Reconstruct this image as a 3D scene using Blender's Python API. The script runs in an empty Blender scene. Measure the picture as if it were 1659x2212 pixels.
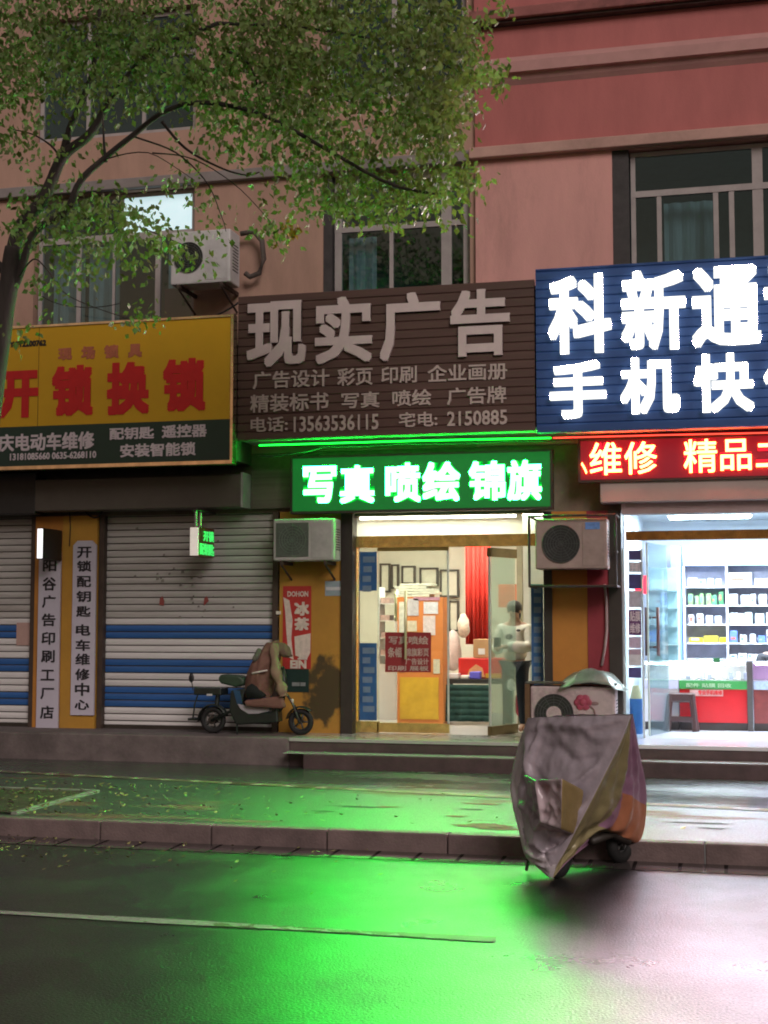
import bpy, bmesh, math, random
from mathutils import Vector, Matrix, noise as mnoise
random.seed(7)
R_ = math.radians
C = bpy.context.scene.collection
sc = bpy.context.scene

# ------------------------------------------------------------------ camera
FPX, PSI, THE = 3024.0, R_(13.9), math.atan2(238, 3024)      # focal length in the measuring grid (1659 x 2212)
CAM = Vector((16.6 * math.tan(PSI), -16.6, 1.83))
cd = bpy.data.cameras.new('camera'); cam = bpy.data.objects.new('camera', cd); C.objects.link(cam)
cam.location = CAM; cam.rotation_euler = (R_(90) + THE, 0, PSI)
cd.sensor_fit = 'HORIZONTAL'; cd.sensor_width = 36; cd.lens = 36 * FPX / 1659
cd.clip_start = 0.1; cd.clip_end = 500
sc.camera = cam
# ------------------------------------------------------------------ sky, street light and exposure
w = bpy.data.worlds.new('World'); sc.world = w; w.use_nodes = True
nt = w.node_tree; bg = nt.nodes['Background']
sky = nt.nodes.new('ShaderNodeTexSky'); sky.sky_type = 'NISHITA'; sky.sun_disc = False
sky.sun_elevation = R_(1.0); sky.sun_rotation = R_(200); sky.dust_density = 4; sky.air_density = 1.5
mixw = nt.nodes.new('ShaderNodeMix'); mixw.data_type = 'RGBA'; mixw.inputs[0].default_value = 0.6
nt.links.new(sky.outputs[0], mixw.inputs[6]); mixw.inputs[7].default_value = (1.0, 0.90, 0.84, 1)   # town glow on the clouds
nt.links.new(mixw.outputs[2], bg.inputs[0]); bg.inputs[1].default_value = 0.15
sl = bpy.data.lights.new('night_glow', 'SUN'); sl.energy = 1.05; sl.angle = R_(24); sl.color = (1.0, 0.86, 0.825)
so = bpy.data.objects.new('night_glow', sl); C.objects.link(so)
so.rotation_euler = Vector((-0.50, 0.80, -0.52)).to_track_quat('-Z', 'Y').to_euler()
sc.view_settings.view_transform = 'Standard'; sc.view_settings.look = 'None'
sc.view_settings.exposure = 0.5; sc.view_settings.gamma = 1
sc.cycles.max_bounces = 8; sc.cycles.transparent_max_bounces = 24
sc.cycles.sample_clamp_indirect = 4.0; sc.cycles.caustics_reflective = False; sc.cycles.caustics_refractive = False
sc.cycles.use_denoising = True; sc.cycles.filter_width = 1.9

# ------------------------------------------------------------------ measuring helpers
_F = Vector((-math.sin(PSI) * math.cos(THE), math.cos(PSI) * math.cos(THE), math.sin(THE)))
_Rt = Vector((math.cos(PSI), math.sin(PSI), 0)); _Up = _Rt.cross(_F)
def _ray(x, y): return _F + _Rt * ((x - 829.5) / FPX) + _Up * ((1106 - y) / FPX)
def W(x, y, Y):
    d = _ray(x, y); return CAM + d * ((Y - CAM.y) / d.y)
def G(x, y, Z):
    d = _ray(x, y); return CAM + d * ((Z - CAM.z) / d.z)
def ext(x0, y0, x1, y1, Y):
    """measured rectangle on the vertical plane at Y -> X0, X1, Z0, Z1"""
    xm, ym = (x0 + x1) / 2, (y0 + y1) / 2
    return W(x0, ym, Y).x, W(x1, ym, Y).x, W(xm, y1, Y).z, W(xm, y0, Y).z

# ------------------------------------------------------------------ materials
MATS = {}
def mat(name, col=(.5, .5, .5), rough=.6, metal=0, var=.18, scale=6, bump=0, bscale=60, emit=None, est=0, spec=None, alpha_dirt=0, stretch=None, island=0, coat=0, dirtcol=None):
    if name in MATS: return MATS[name]
    m = bpy.data.materials.new(name); m.use_nodes = True; N = m.node_tree.nodes; L = m.node_tree.links
    b = N['Principled BSDF']; b.inputs['Roughness'].default_value = rough; b.inputs['Metallic'].default_value = metal
    b.inputs['Base Color'].default_value = (*col, 1)
    if spec is not None: b.inputs['Specular IOR Level'].default_value = spec
    if coat: b.inputs['Coat Weight'].default_value = coat; b.inputs['Coat Roughness'].default_value = .15
    tc = N.new('ShaderNodeTexCoord'); src = tc.outputs['Object']
    if stretch:
        mp = N.new('ShaderNodeMapping'); mp.inputs['Scale'].default_value = stretch; L.new(src, mp.inputs[0]); src = mp.outputs[0]
    if var:
        n = N.new('ShaderNodeTexNoise'); n.inputs['Scale'].default_value = scale; n.inputs['Detail'].default_value = 6; n.inputs['Roughness'].default_value = .65
        L.new(src, n.inputs['Vector'])
        r = N.new('ShaderNodeMapRange'); r.inputs[1].default_value = .3; r.inputs[2].default_value = .7
        L.new(n.outputs['Fac'], r.inputs[0])
        mx = N.new('ShaderNodeMix'); mx.data_type = 'RGBA'
        mx.inputs[6].default_value = (*[c * (1 - var) for c in col], 1); mx.inputs[7].default_value = (*[min(1, c * (1 + var)) for c in col], 1)
        L.new(r.outputs[0], mx.inputs[0]); out = mx.outputs[2]
        if alpha_dirt:
            n2 = N.new('ShaderNodeTexNoise'); n2.inputs['Scale'].default_value = scale * .35; n2.inputs['Detail'].default_value = 9; n2.inputs['Roughness'].default_value = .75
            L.new(src, n2.inputs['Vector'])
            r2 = N.new('ShaderNodeMapRange'); r2.inputs[1].default_value = .48; r2.inputs[2].default_value = .72; r2.inputs[4].default_value = alpha_dirt
            L.new(n2.outputs['Fac'], r2.inputs[0])
            m2 = N.new('ShaderNodeMix'); m2.data_type = 'RGBA'; L.new(r2.outputs[0], m2.inputs[0]); L.new(out, m2.inputs[6])
            m2.inputs[7].default_value = (*(dirtcol or [c * .3 for c in col]), 1); out = m2.outputs[2]
        if island:
            g = N.new('ShaderNodeNewGeometry'); hs = N.new('ShaderNodeHueSaturation')
            rv = N.new('ShaderNodeMapRange'); rv.inputs[3].default_value = 1 - island; rv.inputs[4].default_value = 1 + island
            rh = N.new('ShaderNodeMapRange'); rh.inputs[3].default_value = .5 - island * .07; rh.inputs[4].default_value = .5 + island * .03
            L.new(g.outputs['Random Per Island'], rv.inputs[0]); L.new(g.outputs['Random Per Island'], rh.inputs[0])
            L.new(rv.outputs[0], hs.inputs['Value']); L.new(rh.outputs[0], hs.inputs['Hue']); L.new(out, hs.inputs['Color']); out = hs.outputs[0]
        L.new(out, b.inputs['Base Color'])
    if bump:
        nb = N.new('ShaderNodeTexNoise'); nb.inputs['Scale'].default_value = bscale; nb.inputs['Detail'].default_value = 4
        L.new(src, nb.inputs['Vector'])
        bp = N.new('ShaderNodeBump'); bp.inputs['Strength'].default_value = bump; bp.inputs['Distance'].default_value = .01
        L.new(nb.outputs['Fac'], bp.inputs['Height']); L.new(bp.outputs[0], b.inputs['Normal'])
    if emit:
        b.inputs['Emission Color'].default_value = (*emit, 1); b.inputs['Emission Strength'].default_value = est
    MATS[name] = m; return m

def glow(name, col, st):
    if name in MATS: return MATS[name]
    m = bpy.data.materials.new(name); m.use_nodes = True; N = m.node_tree.nodes
    N.remove(N['Principled BSDF']); e = N.new('ShaderNodeEmission'); e.inputs[0].default_value = (*col, 1); e.inputs[1].default_value = st
    m.node_tree.links.new(e.outputs[0], N['Material Output'].inputs[0]); MATS[name] = m; return m

def glass(name, tint=(.9, .96, .94), refl=.06, rough=.02, body=0.0, bodycol=(.5, .55, .52)):
    if name in MATS: return MATS[name]
    m = bpy.data.materials.new(name); m.use_nodes = True; N = m.node_tree.nodes; L = m.node_tree.links
    N.remove(N['Principled BSDF'])
    t = N.new('ShaderNodeBsdfTransparent'); t.inputs[0].default_value = (*tint, 1)
    g = N.new('ShaderNodeBsdfGlossy'); g.inputs['Roughness'].default_value = rough; g.inputs['Color'].default_value = (.75, .92, .95, 1)
    lw = N.new('ShaderNodeFresnel'); lw.inputs[0].default_value = 1.45
    mr = N.new('ShaderNodeMapRange'); mr.inputs[3].default_value = refl * .5; mr.inputs[4].default_value = .55; L.new(lw.outputs[0], mr.inputs[0])
    mx = N.new('ShaderNodeMixShader'); L.new(mr.outputs[0], mx.inputs[0]); L.new(t.outputs[0], mx.inputs[1]); L.new(g.outputs[0], mx.inputs[2])
    out = mx.outputs[0]
    if body:
        d = N.new('ShaderNodeBsdfTranslucent'); d.inputs[0].default_value = (*bodycol, 1)
        m3 = N.new('ShaderNodeMixShader'); m3.inputs[0].default_value = body; L.new(out, m3.inputs[1]); L.new(d.outputs[0], m3.inputs[2]); out = m3.outputs[0]
    L.new(out, N['Material Output'].inputs[0]); MATS[name] = m; return m

def wet(name, dry, wetcol, rlo, rhi, nscale, patch=None, joint=None, bump=.25, bscale=90, stretch=(1, 1, 1), spec=.5, tiles=None):
    """wet ground: a film of water (low roughness) broken by drier, rougher patches"""
    m = bpy.data.materials.new(name); m.use_nodes = True; N = m.node_tree.nodes; L = m.node_tree.links; b = N['Principled BSDF']
    tc = N.new('ShaderNodeTexCoord'); mp = N.new('ShaderNodeMapping'); mp.inputs['Scale'].default_value = stretch; L.new(tc.outputs['Object'], mp.inputs[0])
    n = N.new('ShaderNodeTexNoise'); n.inputs['Scale'].default_value = nscale; n.inputs['Detail'].default_value = 7; n.inputs['Roughness'].default_value = .6; L.new(mp.outputs[0], n.inputs['Vector'])
    lo, hi = patch or (.45, .62)
    r = N.new('ShaderNodeMapRange'); r.inputs[1].default_value = lo; r.inputs[2].default_value = hi; L.new(n.outputs['Fac'], r.inputs[0])
    fac = r.outputs[0]
    f = N.new('ShaderNodeTexNoise'); f.inputs['Scale'].default_value = bscale; f.inputs['Detail'].default_value = 3; L.new(tc.outputs['Object'], f.inputs['Vector'])
    c1 = N.new('ShaderNodeMix'); c1.data_type = 'RGBA'; c1.inputs[6].default_value = (*wetcol, 1); c1.inputs[7].default_value = (*dry, 1); L.new(fac, c1.inputs[0])
    hs = N.new('ShaderNodeHueSaturation'); rv = N.new('ShaderNodeMapRange'); rv.inputs[1].default_value = .25; rv.inputs[2].default_value = .75; rv.inputs[3].default_value = .55; rv.inputs[4].default_value = 1.45
    L.new(f.outputs['Fac'], rv.inputs[0]); L.new(rv.outputs[0], hs.inputs['Value']); L.new(c1.outputs[2], hs.inputs['Color']); col = hs.outputs[0]
    rr = N.new('ShaderNodeMapRange'); rr.inputs[3].default_value = rlo; rr.inputs[4].default_value = rhi; L.new(fac, rr.inputs[0]); rough = rr.outputs[0]
    hgt = f.outputs['Fac']
    if joint or tiles:
        sx = N.new('ShaderNodeSeparateXYZ'); L.new(tc.outputs['Object'], sx.inputs[0])
        def line(axis, period, width):
            d = N.new('ShaderNodeMath'); d.operation = 'DIVIDE'; d.inputs[1].default_value = period; L.new(sx.outputs[axis], d.inputs[0])
            fr = N.new('ShaderNodeMath'); fr.operation = 'FRACT'; L.new(d.outputs[0], fr.inputs[0])
            lt = N.new('ShaderNodeMath'); lt.operation = 'LESS_THAN'; lt.inputs[1].default_value = width; L.new(fr.outputs[0], lt.inputs[0]); return lt.outputs[0]
        if joint: j = line(0, *joint[:2]); dark = joint[2]
        else:
            a, c = line(0, tiles, .035), line(1, tiles, .035); mm = N.new('ShaderNodeMath'); mm.operation = 'MAXIMUM'; L.new(a, mm.inputs[0]); L.new(c, mm.inputs[1]); j = mm.outputs[0]; dark = (.02, .018, .016)
        c3 = N.new('ShaderNodeMix'); c3.data_type = 'RGBA'; L.new(j, c3.inputs[0]); L.new(col, c3.inputs[6]); c3.inputs[7].default_value = (*dark, 1); col = c3.outputs[2]
        r3 = N.new('ShaderNodeMix'); r3.data_type = 'FLOAT'; L.new(j, r3.inputs[0]); L.new(rough, r3.inputs[2]); r3.inputs[3].default_value = .7; rough = r3.outputs[0]
        sp = N.new('ShaderNodeMapRange'); sp.inputs[3].default_value = spec; sp.inputs[4].default_value = .05; L.new(j, sp.inputs[0]); L.new(sp.outputs[0], b.inputs['Specular IOR Level'])
    else:
        sp = N.new('ShaderNodeMapRange'); sp.inputs[1].default_value = .3; sp.inputs[2].default_value = .7; sp.inputs[3].default_value = spec * .35; sp.inputs[4].default_value = spec * 1.45
        L.new(f.outputs['Fac'], sp.inputs[0]); L.new(sp.outputs[0], b.inputs['Specular IOR Level'])
    L.new(col, b.inputs['Base Color']); L.new(rough, b.inputs['Roughness'])
    bp = N.new('ShaderNodeBump'); bp.inputs['Strength'].default_value = bump; bp.inputs['Distance'].default_value = .006; L.new(hgt, bp.inputs['Height']); L.new(bp.outputs[0], b.inputs['Normal'])
    MATS[name] = m; return m

# ------------------------------------------------------------------ mesh helpers
def org(o):
    v = Vector((0, 0, 0))
    while o: v = v + o.location; o = o.parent
    return v
class MB:
    def __init__(s): s.b = bmesh.new(); s.mi = 0
    def _f(s, vs):
        try: f = s.b.faces.new(vs); f.material_index = s.mi; return f
        except ValueError: return None
    def box(s, x0, x1, y0, y1, z0, z1, rz=0, about=None):
        vs = [s.b.verts.new((x, y, z)) for z in (z0, z1) for x, y in ((x0, y0), (x1, y0), (x1, y1), (x0, y1))]
        for q in ((3, 2, 1, 0), (4, 5, 6, 7), (0, 1, 5, 4), (1, 2, 6, 5), (2, 3, 7, 6), (3, 0, 4, 7)): s._f([vs[i] for i in q])
        if rz:
            c = about or Vector(((x0 + x1) / 2, (y0 + y1) / 2, 0)); m = Matrix.Rotation(rz, 3, 'Z')
            for v in vs: v.co = m @ (v.co - c) + c
        return s
    def tube(s, pts, rad, n=10, cap=True, sq=1.0):
        pts = [Vector(p) for p in pts]; rad = rad if isinstance(rad, (list, tuple)) else [rad] * len(pts); rings = []; ref = Vector((.3, .2, 1)).normalized()
        for i, p in enumerate(pts):
            d = (pts[min(i + 1, len(pts) - 1)] - pts[max(i - 1, 0)]).normalized()
            if abs(d.dot(ref)) > .98: ref = Vector((1, .1, .1)).normalized()
            a = d.cross(ref).normalized(); b = d.cross(a)
            rings.append([s.b.verts.new(p + (a * math.cos(t) + b * math.sin(t) * sq) * rad[i]) for t in (k * 2 * math.pi / n for k in range(n))])
        for r0, r1 in zip(rings, rings[1:]):
            for k in range(n): s._f([r0[k], r0[(k + 1) % n], r1[(k + 1) % n], r1[k]])
        if cap: s._f(rings[0][::-1]); s._f(rings[-1])
        return s
    def cyl(s, p0, p1, r, n=16, r1=None): return s.tube([p0, p1], [r, r if r1 is None else r1], n)
    def prism(s, pts, y0, y1):
        a = [s.b.verts.new((x, y0, z)) for x, z in pts]; b = [s.b.verts.new((x, y1, z)) for x, z in pts]; n = len(pts)
        s._f(a); s._f(b[::-1])
        for i in range(n): s._f([a[(i + 1) % n], a[i], b[i], b[(i + 1) % n]])
        return s
    def quad(s, *p): s._f([s.b.verts.new(q) for q in p]); return s
    def torus(s, c, axis, R, r, n=28, m=8):
        c = Vector(c); axis = Vector(axis).normalized(); a = axis.orthogonal().normalized(); b = axis.cross(a); rs = []
        for i in range(n):
            t = i * 2 * math.pi / n; d = a * math.cos(t) + b * math.sin(t)
            rs.append([s.b.verts.new(c + d * (R + r * math.cos(u)) + axis * r * math.sin(u)) for u in (k * 2 * math.pi / m for k in range(m))])
        for i in range(n):
            for k in range(m): s._f([rs[i][k], rs[(i + 1) % n][k], rs[(i + 1) % n][(k + 1) % m], rs[i][(k + 1) % m]])
        return s
    def ball(s, c, r, n=14, m=9):
        r = r if isinstance(r, (tuple, list)) else (r, r, r); c = Vector(c); rows = []
        for j in range(1, m):
            ph = math.pi * j / m
            rows.append([s.b.verts.new(c + Vector((r[0] * math.sin(ph) * math.cos(t), r[1] * math.sin(ph) * math.sin(t), r[2] * math.cos(ph)))) for t in (k * 2 * math.pi / n for k in range(n))])
        top = s.b.verts.new(c + Vector((0, 0, r[2]))); bot = s.b.verts.new(c - Vector((0, 0, r[2])))
        for k in range(n):
            s._f([top, rows[0][k], rows[0][(k + 1) % n]]); s._f([bot, rows[-1][(k + 1) % n], rows[-1][k]])
            for a, b in zip(rows, rows[1:]): s._f([a[k], b[k], b[(k + 1) % n], a[(k + 1) % n]])
        return s
    def build(s, name, m, parent=None, smooth=False, bevel=0, local=False):
        if smooth: 
            for f in s.b.faces: f.smooth = True
        bmesh.ops.recalc_face_normals(s.b, faces=s.b.faces[:])
        if parent is not None and not local:
            o_ = org(parent)
            for v in s.b.verts: v.co -= o_
        me = bpy.data.meshes.new(name); s.b.to_mesh(me); s.b.free()
        for mm in (m if isinstance(m, (list, tuple)) else [m]): me.materials.append(mm)
        o = bpy.data.objects.new(name, me); C.objects.link(o)
        if parent is not None: o.parent = parent
        if bevel:
            bv = o.modifiers.new('edge', 'BEVEL'); bv.width = bevel; bv.segments = 2; bv.limit_method = 'ANGLE'
        return o
def tag(o, label=None, cat=None, group=None, kind=None):
    if label: o['label'] = label
    if cat: o['category'] = cat
    if group: o['group'] = group
    if kind: o['kind'] = kind
    return o
def thing(name, label, cat, loc, group=None, rz=0):
    o = bpy.data.objects.new(name, None); C.objects.link(o); o.location = Vector(loc); o.rotation_euler.z = rz; o.empty_display_size = .1
    return tag(o, label, cat, group)
def copy_tree(o, parent=None):
    c = o.copy(); C.objects.link(c)
    if parent is not None: c.parent = parent
    for ch in list(o.children): copy_tree(ch, c)
    return c
def box(name, m, x0, x1, y0, y1, z0, z1, parent=None, bevel=0): return MB().box(x0, x1, y0, y1, z0, z1).build(name, m, parent, bevel=bevel)
def pbox(name, m, px, Y, depth, parent=None, bevel=0, proud=0):
    """box whose front face fills the measured rectangle px on the plane Y"""
    x0, x1, z0, z1 = ext(*px, Y); return box(name, m, x0, x1, Y - proud, Y + depth, z0, z1, parent, bevel)

def text_mesh(body, bold=0.0, space=1.0):
    c = bpy.data.curves.new('lettering', 'FONT'); c.body = body; c.offset = bold; c.space_character = space; c.resolution_u = 2
    o = bpy.data.objects.new('lettering', c); C.objects.link(o); bpy.context.view_layer.update()
    me = bpy.data.meshes.new_from_object(o.evaluated_get(bpy.context.evaluated_depsgraph_get())); bpy.data.objects.remove(o); bpy.data.curves.remove(c); return me
def letters(items, Y, m, parent, thick=.012, bold=.02, name='lettering', xz=None, side=None):
    for it in items:
        o = letters_one([it], Y, m, parent, thick, bold, name, xz)
        if side:
            o.data.materials.append(side)
            for p in o.data.polygons: p.material_index = 0 if p.normal.y < -.9 else 1
def letters_one(items, Y, m, parent, thick=.012, bold=.02, name='lettering', xz=None):
    """one mesh of lettering: items = (text, measured rectangle) on the plane Y (or world rectangles x0,x1,z0,z1 with xz)"""
    b = bmesh.new()
    for body, rect in items:
        me = text_mesh(body)
        X0, X1, Z0, Z1 = rect if xz else ext(*rect, Y)
        t = bmesh.new(); t.from_mesh(me); bpy.data.meshes.remove(me)
        bmesh.ops.remove_doubles(t, verts=t.verts[:], dist=1e-4)
        xs = [v.co.x for v in t.verts]; ys = [v.co.y for v in t.verts]
        if not xs: t.free(); continue
        ge = bmesh.ops.extrude_face_region(t, geom=t.faces[:])
        up = {v for v in ge['geom'] if isinstance(v, bmesh.types.BMVert)}
        mx, my, wx_, hy_ = min(xs) - bold, min(ys) - bold, max(xs) - min(xs) + 2 * bold, max(ys) - min(ys) + 2 * bold
        sx, sz = (X1 - X0) / wx_, (Z1 - Z0) / hy_
        for v in t.verts:
            x, y = v.co.x, v.co.y; v.co = Vector((X0 + (x - mx) * sx, Y - (thick if v in up else 0), Z0 + (y - my) * sz))
        me = bpy.data.meshes.new('x'); t.to_mesh(me); t.free()
        # heavy strokes: the same outline laid several times, each copy a hair further out
        ring = [(0, 0)] + [(1, 1), (-1, 1), (1, -1), (-1, -1), (1, 0), (-1, 0), (0, 1), (0, -1)] if bold > .004 else [(0, 0)]
        for k, (dx, dy) in enumerate(ring):
            n0 = len(b.verts); b.from_mesh(me); b.verts.ensure_lookup_table()
            for v in b.verts[n0:]: v.co += Vector((dx * bold * sx, -k * .0004, dy * bold * sz))
        bpy.data.meshes.remove(me)
    mb = MB(); mb.b.free(); mb.b = b
    return mb.build(name, m, parent)

def skin(name, m, verts, edges, radii, parent, sub=2, root=0, local=True):
    me = bpy.data.meshes.new(name); me.from_pydata([Vector(v) for v in verts], edges, []); o = bpy.data.objects.new(name, me); C.objects.link(o)
    sk = o.modifiers.new('skin', 'SKIN'); sk.use_smooth_shade = True; sk.branch_smoothing = .6
    for i, r in enumerate(radii): me.skin_vertices[0].data[i].radius = r if isinstance(r, tuple) else (r, r)
    for i in range(len(verts)): me.skin_vertices[0].data[i].use_root = (i == root)
    s = o.modifiers.new('sub', 'SUBSURF'); s.levels = s.render_levels = sub
    bpy.context.view_layer.update()
    n = bpy.data.meshes.new_from_object(o.evaluated_get(bpy.context.evaluated_depsgraph_get()))
    for p in n.polygons: p.use_smooth = True
    n.materials.clear(); n.materials.append(m); bpy.data.objects.remove(o)
    k = bpy.data.objects.new(name, n); C.objects.link(k); k.parent = parent; return k

# ------------------------------------------------------------------ palette
M_wall_pink = mat('salmon_render', (.67, .345, .31), .85, var=.10, scale=1.2, stretch=(1.7, 1.7, .45), bump=.25, bscale=70, alpha_dirt=.6, dirtcol=(.26, .15, .12))
M_wall_red = mat('red_render', (.46, .15, .14), .85, var=.12, scale=1.0, stretch=(1.7, 1.7, .45), bump=.25, bscale=70, alpha_dirt=.3, dirtcol=(.15, .05, .045))
M_wall_beige = mat('beige_render', (.44, .275, .21), .88, var=.14, scale=1.3, stretch=(1.7, 1.7, .45), bump=.25, bscale=70, alpha_dirt=.35, dirtcol=(.15, .10, .08))
M_molding = mat('pink_moulding', (.50, .27, .25), .8, var=.1, scale=2, alpha_dirt=.3, dirtcol=(.2, .11, .10))
M_ledge = mat('pale_ledge', (.52, .32, .27), .85, var=.12, scale=3, alpha_dirt=.4, dirtcol=(.16, .10, .08))
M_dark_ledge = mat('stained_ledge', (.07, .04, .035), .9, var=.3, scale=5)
M_orange = mat('ochre_paint', (.50, .21, .035), .7, var=.12, scale=1.6, alpha_dirt=.35, dirtcol=(.22, .10, .03), bump=.1)
M_yellowwall = mat('yellow_ochre_paint', (.50, .26, .035), .7, var=.12, scale=1.6, alpha_dirt=.35, dirtcol=(.2, .11, .03), bump=.1)
M_wine = mat('wine_red_paint', (.30, .035, .05), .7, var=.12, scale=2, alpha_dirt=.3, bump=.1)
M_darkpost = mat('dark_brown_metal', (.035, .028, .022), .55, var=.25, scale=4)
M_black = mat('black_plastic', (.012, .012, .013), .45, var=.2)
M_rubber = mat('tyre_rubber', (.012, .012, .012), .75, var=.25, scale=20)
M_steel = mat('brushed_steel', (.55, .55, .55), .28, metal=1, var=.1)
M_brass = mat('polished_brass', (.72, .60, .20), .26, metal=.75, var=.3, scale=9, bump=.5, bscale=9)
M_alu = mat('aluminium_frame', (.40, .36, .35), .45, var=.1, alpha_dirt=.25)
M_white = mat('white_paint', (.78, .78, .77), .6, var=.04)
M_gloss_white = mat('glossy_white', (.8, .8, .82), .2, var=.04)
M_interior = mat('interior_plaster', (.72, .70, .66), .8, var=.04)
M_concrete = mat('rough_concrete', (.16, .13, .125), .85, var=.3, scale=3, bump=.5, bscale=25, alpha_dirt=.6, dirtcol=(.05, .042, .04))
M_stone_step = mat('dark_stone_riser', (.085, .055, .055), .6, var=.3, scale=4, bump=.3, bscale=40, alpha_dirt=.5)
M_kerb = mat('kerb_stone', (.16, .115, .11), .75, var=.25, scale=4, bump=.5, bscale=50, alpha_dirt=.6, dirtcol=(.06, .045, .045))
M_darkglass = glass('dark_window_glass', (.74, .84, .86), .12, .03)
M_clear = glass('clear_shop_glass', (.93, .97, .95), .05, .015)
M_greenglass = glass('greenish_door_glass', (.86, .92, .88), .02, .02)

# ------------------------------------------------------------------ ground
def sheet(name, m, x0, x1, y0, y1, z):
    return tag(MB().quad((x0, y0, z), (x1, y0, z), (x1, y1, z), (x0, y1, z)).build(name, m), kind='structure')
M_road = wet('wet_asphalt', (.032, .030, .030), (.020, .020, .020), .27, .42, 1.1, (.35, .65), bump=.62, bscale=68, spec=.46)
sheet('road', M_road, -60, 60, -70, -5.55, 0)
M_tread = wet('wet_concrete_walk', (.09, .085, .08), (.04, .042, .042), .17, .40, .8, (.42, .66), bump=.12, bscale=50, stretch=(.35, 1.6, 1), spec=.8)
M_paver = wet('wet_red_pavers', (.13, .04, .028), (.036, .034, .034), .50, .78, .75, (.56, .62), bump=.35, bscale=80, stretch=(.5, 1.7, 1), spec=1.0)
sheet('earth', mat('bare_earth', (.05, .04, .03), .9), -60, 60, 6, 60, -.02)
def strip(name, m, pts, z, t=None):
    b = MB(); b._f([b.b.verts.new((x, y, z)) for x, y in pts])
    return tag(b.build(name, m), kind='structure')
# line between concrete walk and pavers runs slightly askew
def midY(x): return -2.95 - .155 * (x - .6)
strip('pavement', M_paver, [(-60, -5.47), (60, -5.47), (60, -6 + 2.0), (8, midY(8)), (-8, midY(-8)), (-60, -1.7)], .16)
strip('sidewalk', M_tread, [(-60, -1.7), (-8, midY(-8)), (8, midY(8)), (60, -4.0), (60, 0.2), (-60, 0.2)], .156)
b = MB()
for i in range(-3, 14):
    x0, x1 = -4 + i * .9, -4 + (i + 1) * .9
    b.b.faces.new([b.b.verts.new(v) for v in ((x0, midY(x0) - .07, .166), (x1, midY(x1) - .07, .166), (x1, midY(x1) + .09, .166), (x0, midY(x0) + .09, .166))])
tag(b.build('paving_border', wet('border_tiles', (.20, .12, .09), (.11, .06, .05), .3, .6, 2, (.4, .6), joint=(.36, .3, (.30, .24, .20)), bump=.1, spec=.4)), kind='structure')
b = MB(); b.box(-60, -8, -5.6, -5.47, -.05, .165)
xk = -8.0
while xk < 9: b.box(xk + .004, xk + .985, -5.6, -5.47, -.05, .165 + random.uniform(-.003, .003)); xk += .99
b.box(9, 60, -5.6, -5.47, -.05, .165)
ke = tag(b.build('kerb', M_kerb, bevel=.012), kind='structure')
b = MB(); b.quad((-60, -5.93, .004), (60, -5.93, .004), (60, -5.60, .012), (-60, -5.60, .012))
tag(b.build('gutter', wet('gutter_slabs', (.12, .09, .08), (.07, .06, .058), .20, .45, 1.3, (.5, .62), joint=(.335, .09, (.02, .016, .015)), bump=.1, stretch=(.5, 1, 1))), kind='structure')
# drier and muddier patches on the wet pavers
def patch_sheet(name, m, spots, z):
    b = MB()
    for px, py, rx, ry, sd in spots:
        c = G(px, py, z); n = 40; vs = []
        for k in range(n):
            a = k * 2 * math.pi / n; q = 1 + .55 * mnoise.noise(Vector((math.cos(a) * 1.7 + sd, math.sin(a) * 1.7, sd))) + .2 * mnoise.noise(Vector((math.cos(a) * 5, math.sin(a) * 5, sd)))
            vs.append(b.b.verts.new((c.x + rx * math.cos(a) * q, c.y + ry * math.sin(a) * q, z)))
        b._f(vs)
    return tag(b.build(name, m), kind='structure')
patch_sheet('dry_paving', mat('dry_red_brick', (.17, .045, .03), .8, var=.35, scale=12, bump=.5, bscale=60), [(1045, 1783, .24, .11, 1.3), (1075, 1790, .20, .06, 2.2), (985, 1763, .10, .05, 3.1), (1040, 1703 + 33, .16, .05, 4.4), (838, 1743, .12, .04, 5.2)], .1635)
patch_sheet('muddy_paving', mat('dark_mud', (.02, .017, .015), .75, var=.4, scale=14, bump=.6, bscale=60), [(1500, 1777, .26, .035, 1.7), (1540, 1789, .13, .03, 2.9), (1020, 1748, .12, .035, 4.1), (770, 1742, .24, .03, 6.3), (700, 1752, .13, .02, 7.3)], .164)
# worn white line
b = MB(); b.quad((-40, -8.49, .006), (-8.0, -8.49, .006), (-8.0, -8.38, .006), (-40, -8.38, .006))
x = -8.0
while x < 2.66:
    wdt = .055 + .012 * math.sin(x * 3); b.quad((x, -8.44 - wdt, .006), (x + .25, -8.44 - wdt, .006), (x + .25, -8.44 + wdt, .006), (x, -8.44 + wdt, .006)); x += .25
def worn_line():
    m = mat('worn_road_paint', (.25, .23, .22), .55, var=.25, scale=30, bump=.3, bscale=70)
    N = m.node_tree.nodes; L = m.node_tree.links; b_ = N['Principled BSDF']
    tc = N.new('ShaderNodeTexCoord'); n = N.new('ShaderNodeTexNoise'); n.inputs['Scale'].default_value = 7; n.inputs['Detail'].default_value = 8; L.new(tc.outputs['Object'], n.inputs['Vector'])
    sx = N.new('ShaderNodeSeparateXYZ'); L.new(tc.outputs['Object'], sx.inputs[0])
    g = N.new('ShaderNodeMapRange'); g.inputs[1].default_value = 0.3; g.inputs[2].default_value = 2.2; g.inputs[3].default_value = .35; g.inputs[4].default_value = .60; L.new(sx.outputs[0], g.inputs[0])
    lt = N.new('ShaderNodeMath'); lt.operation = 'GREATER_THAN'; L.new(n.outputs['Fac'], lt.inputs[0]); L.new(g.outputs[0], lt.inputs[1])
    c = N.new('ShaderNodeMix'); c.data_type = 'RGBA'; L.new(lt.outputs[0], c.inputs[0]); c.inputs[6].default_value = (.07, .03, .022, 1)
    old = b_.inputs['Base Color'].links[0].from_socket; L.new(old, c.inputs[7]); L.new(c.outputs[2], b_.inputs['Base Color']); return m
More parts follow.
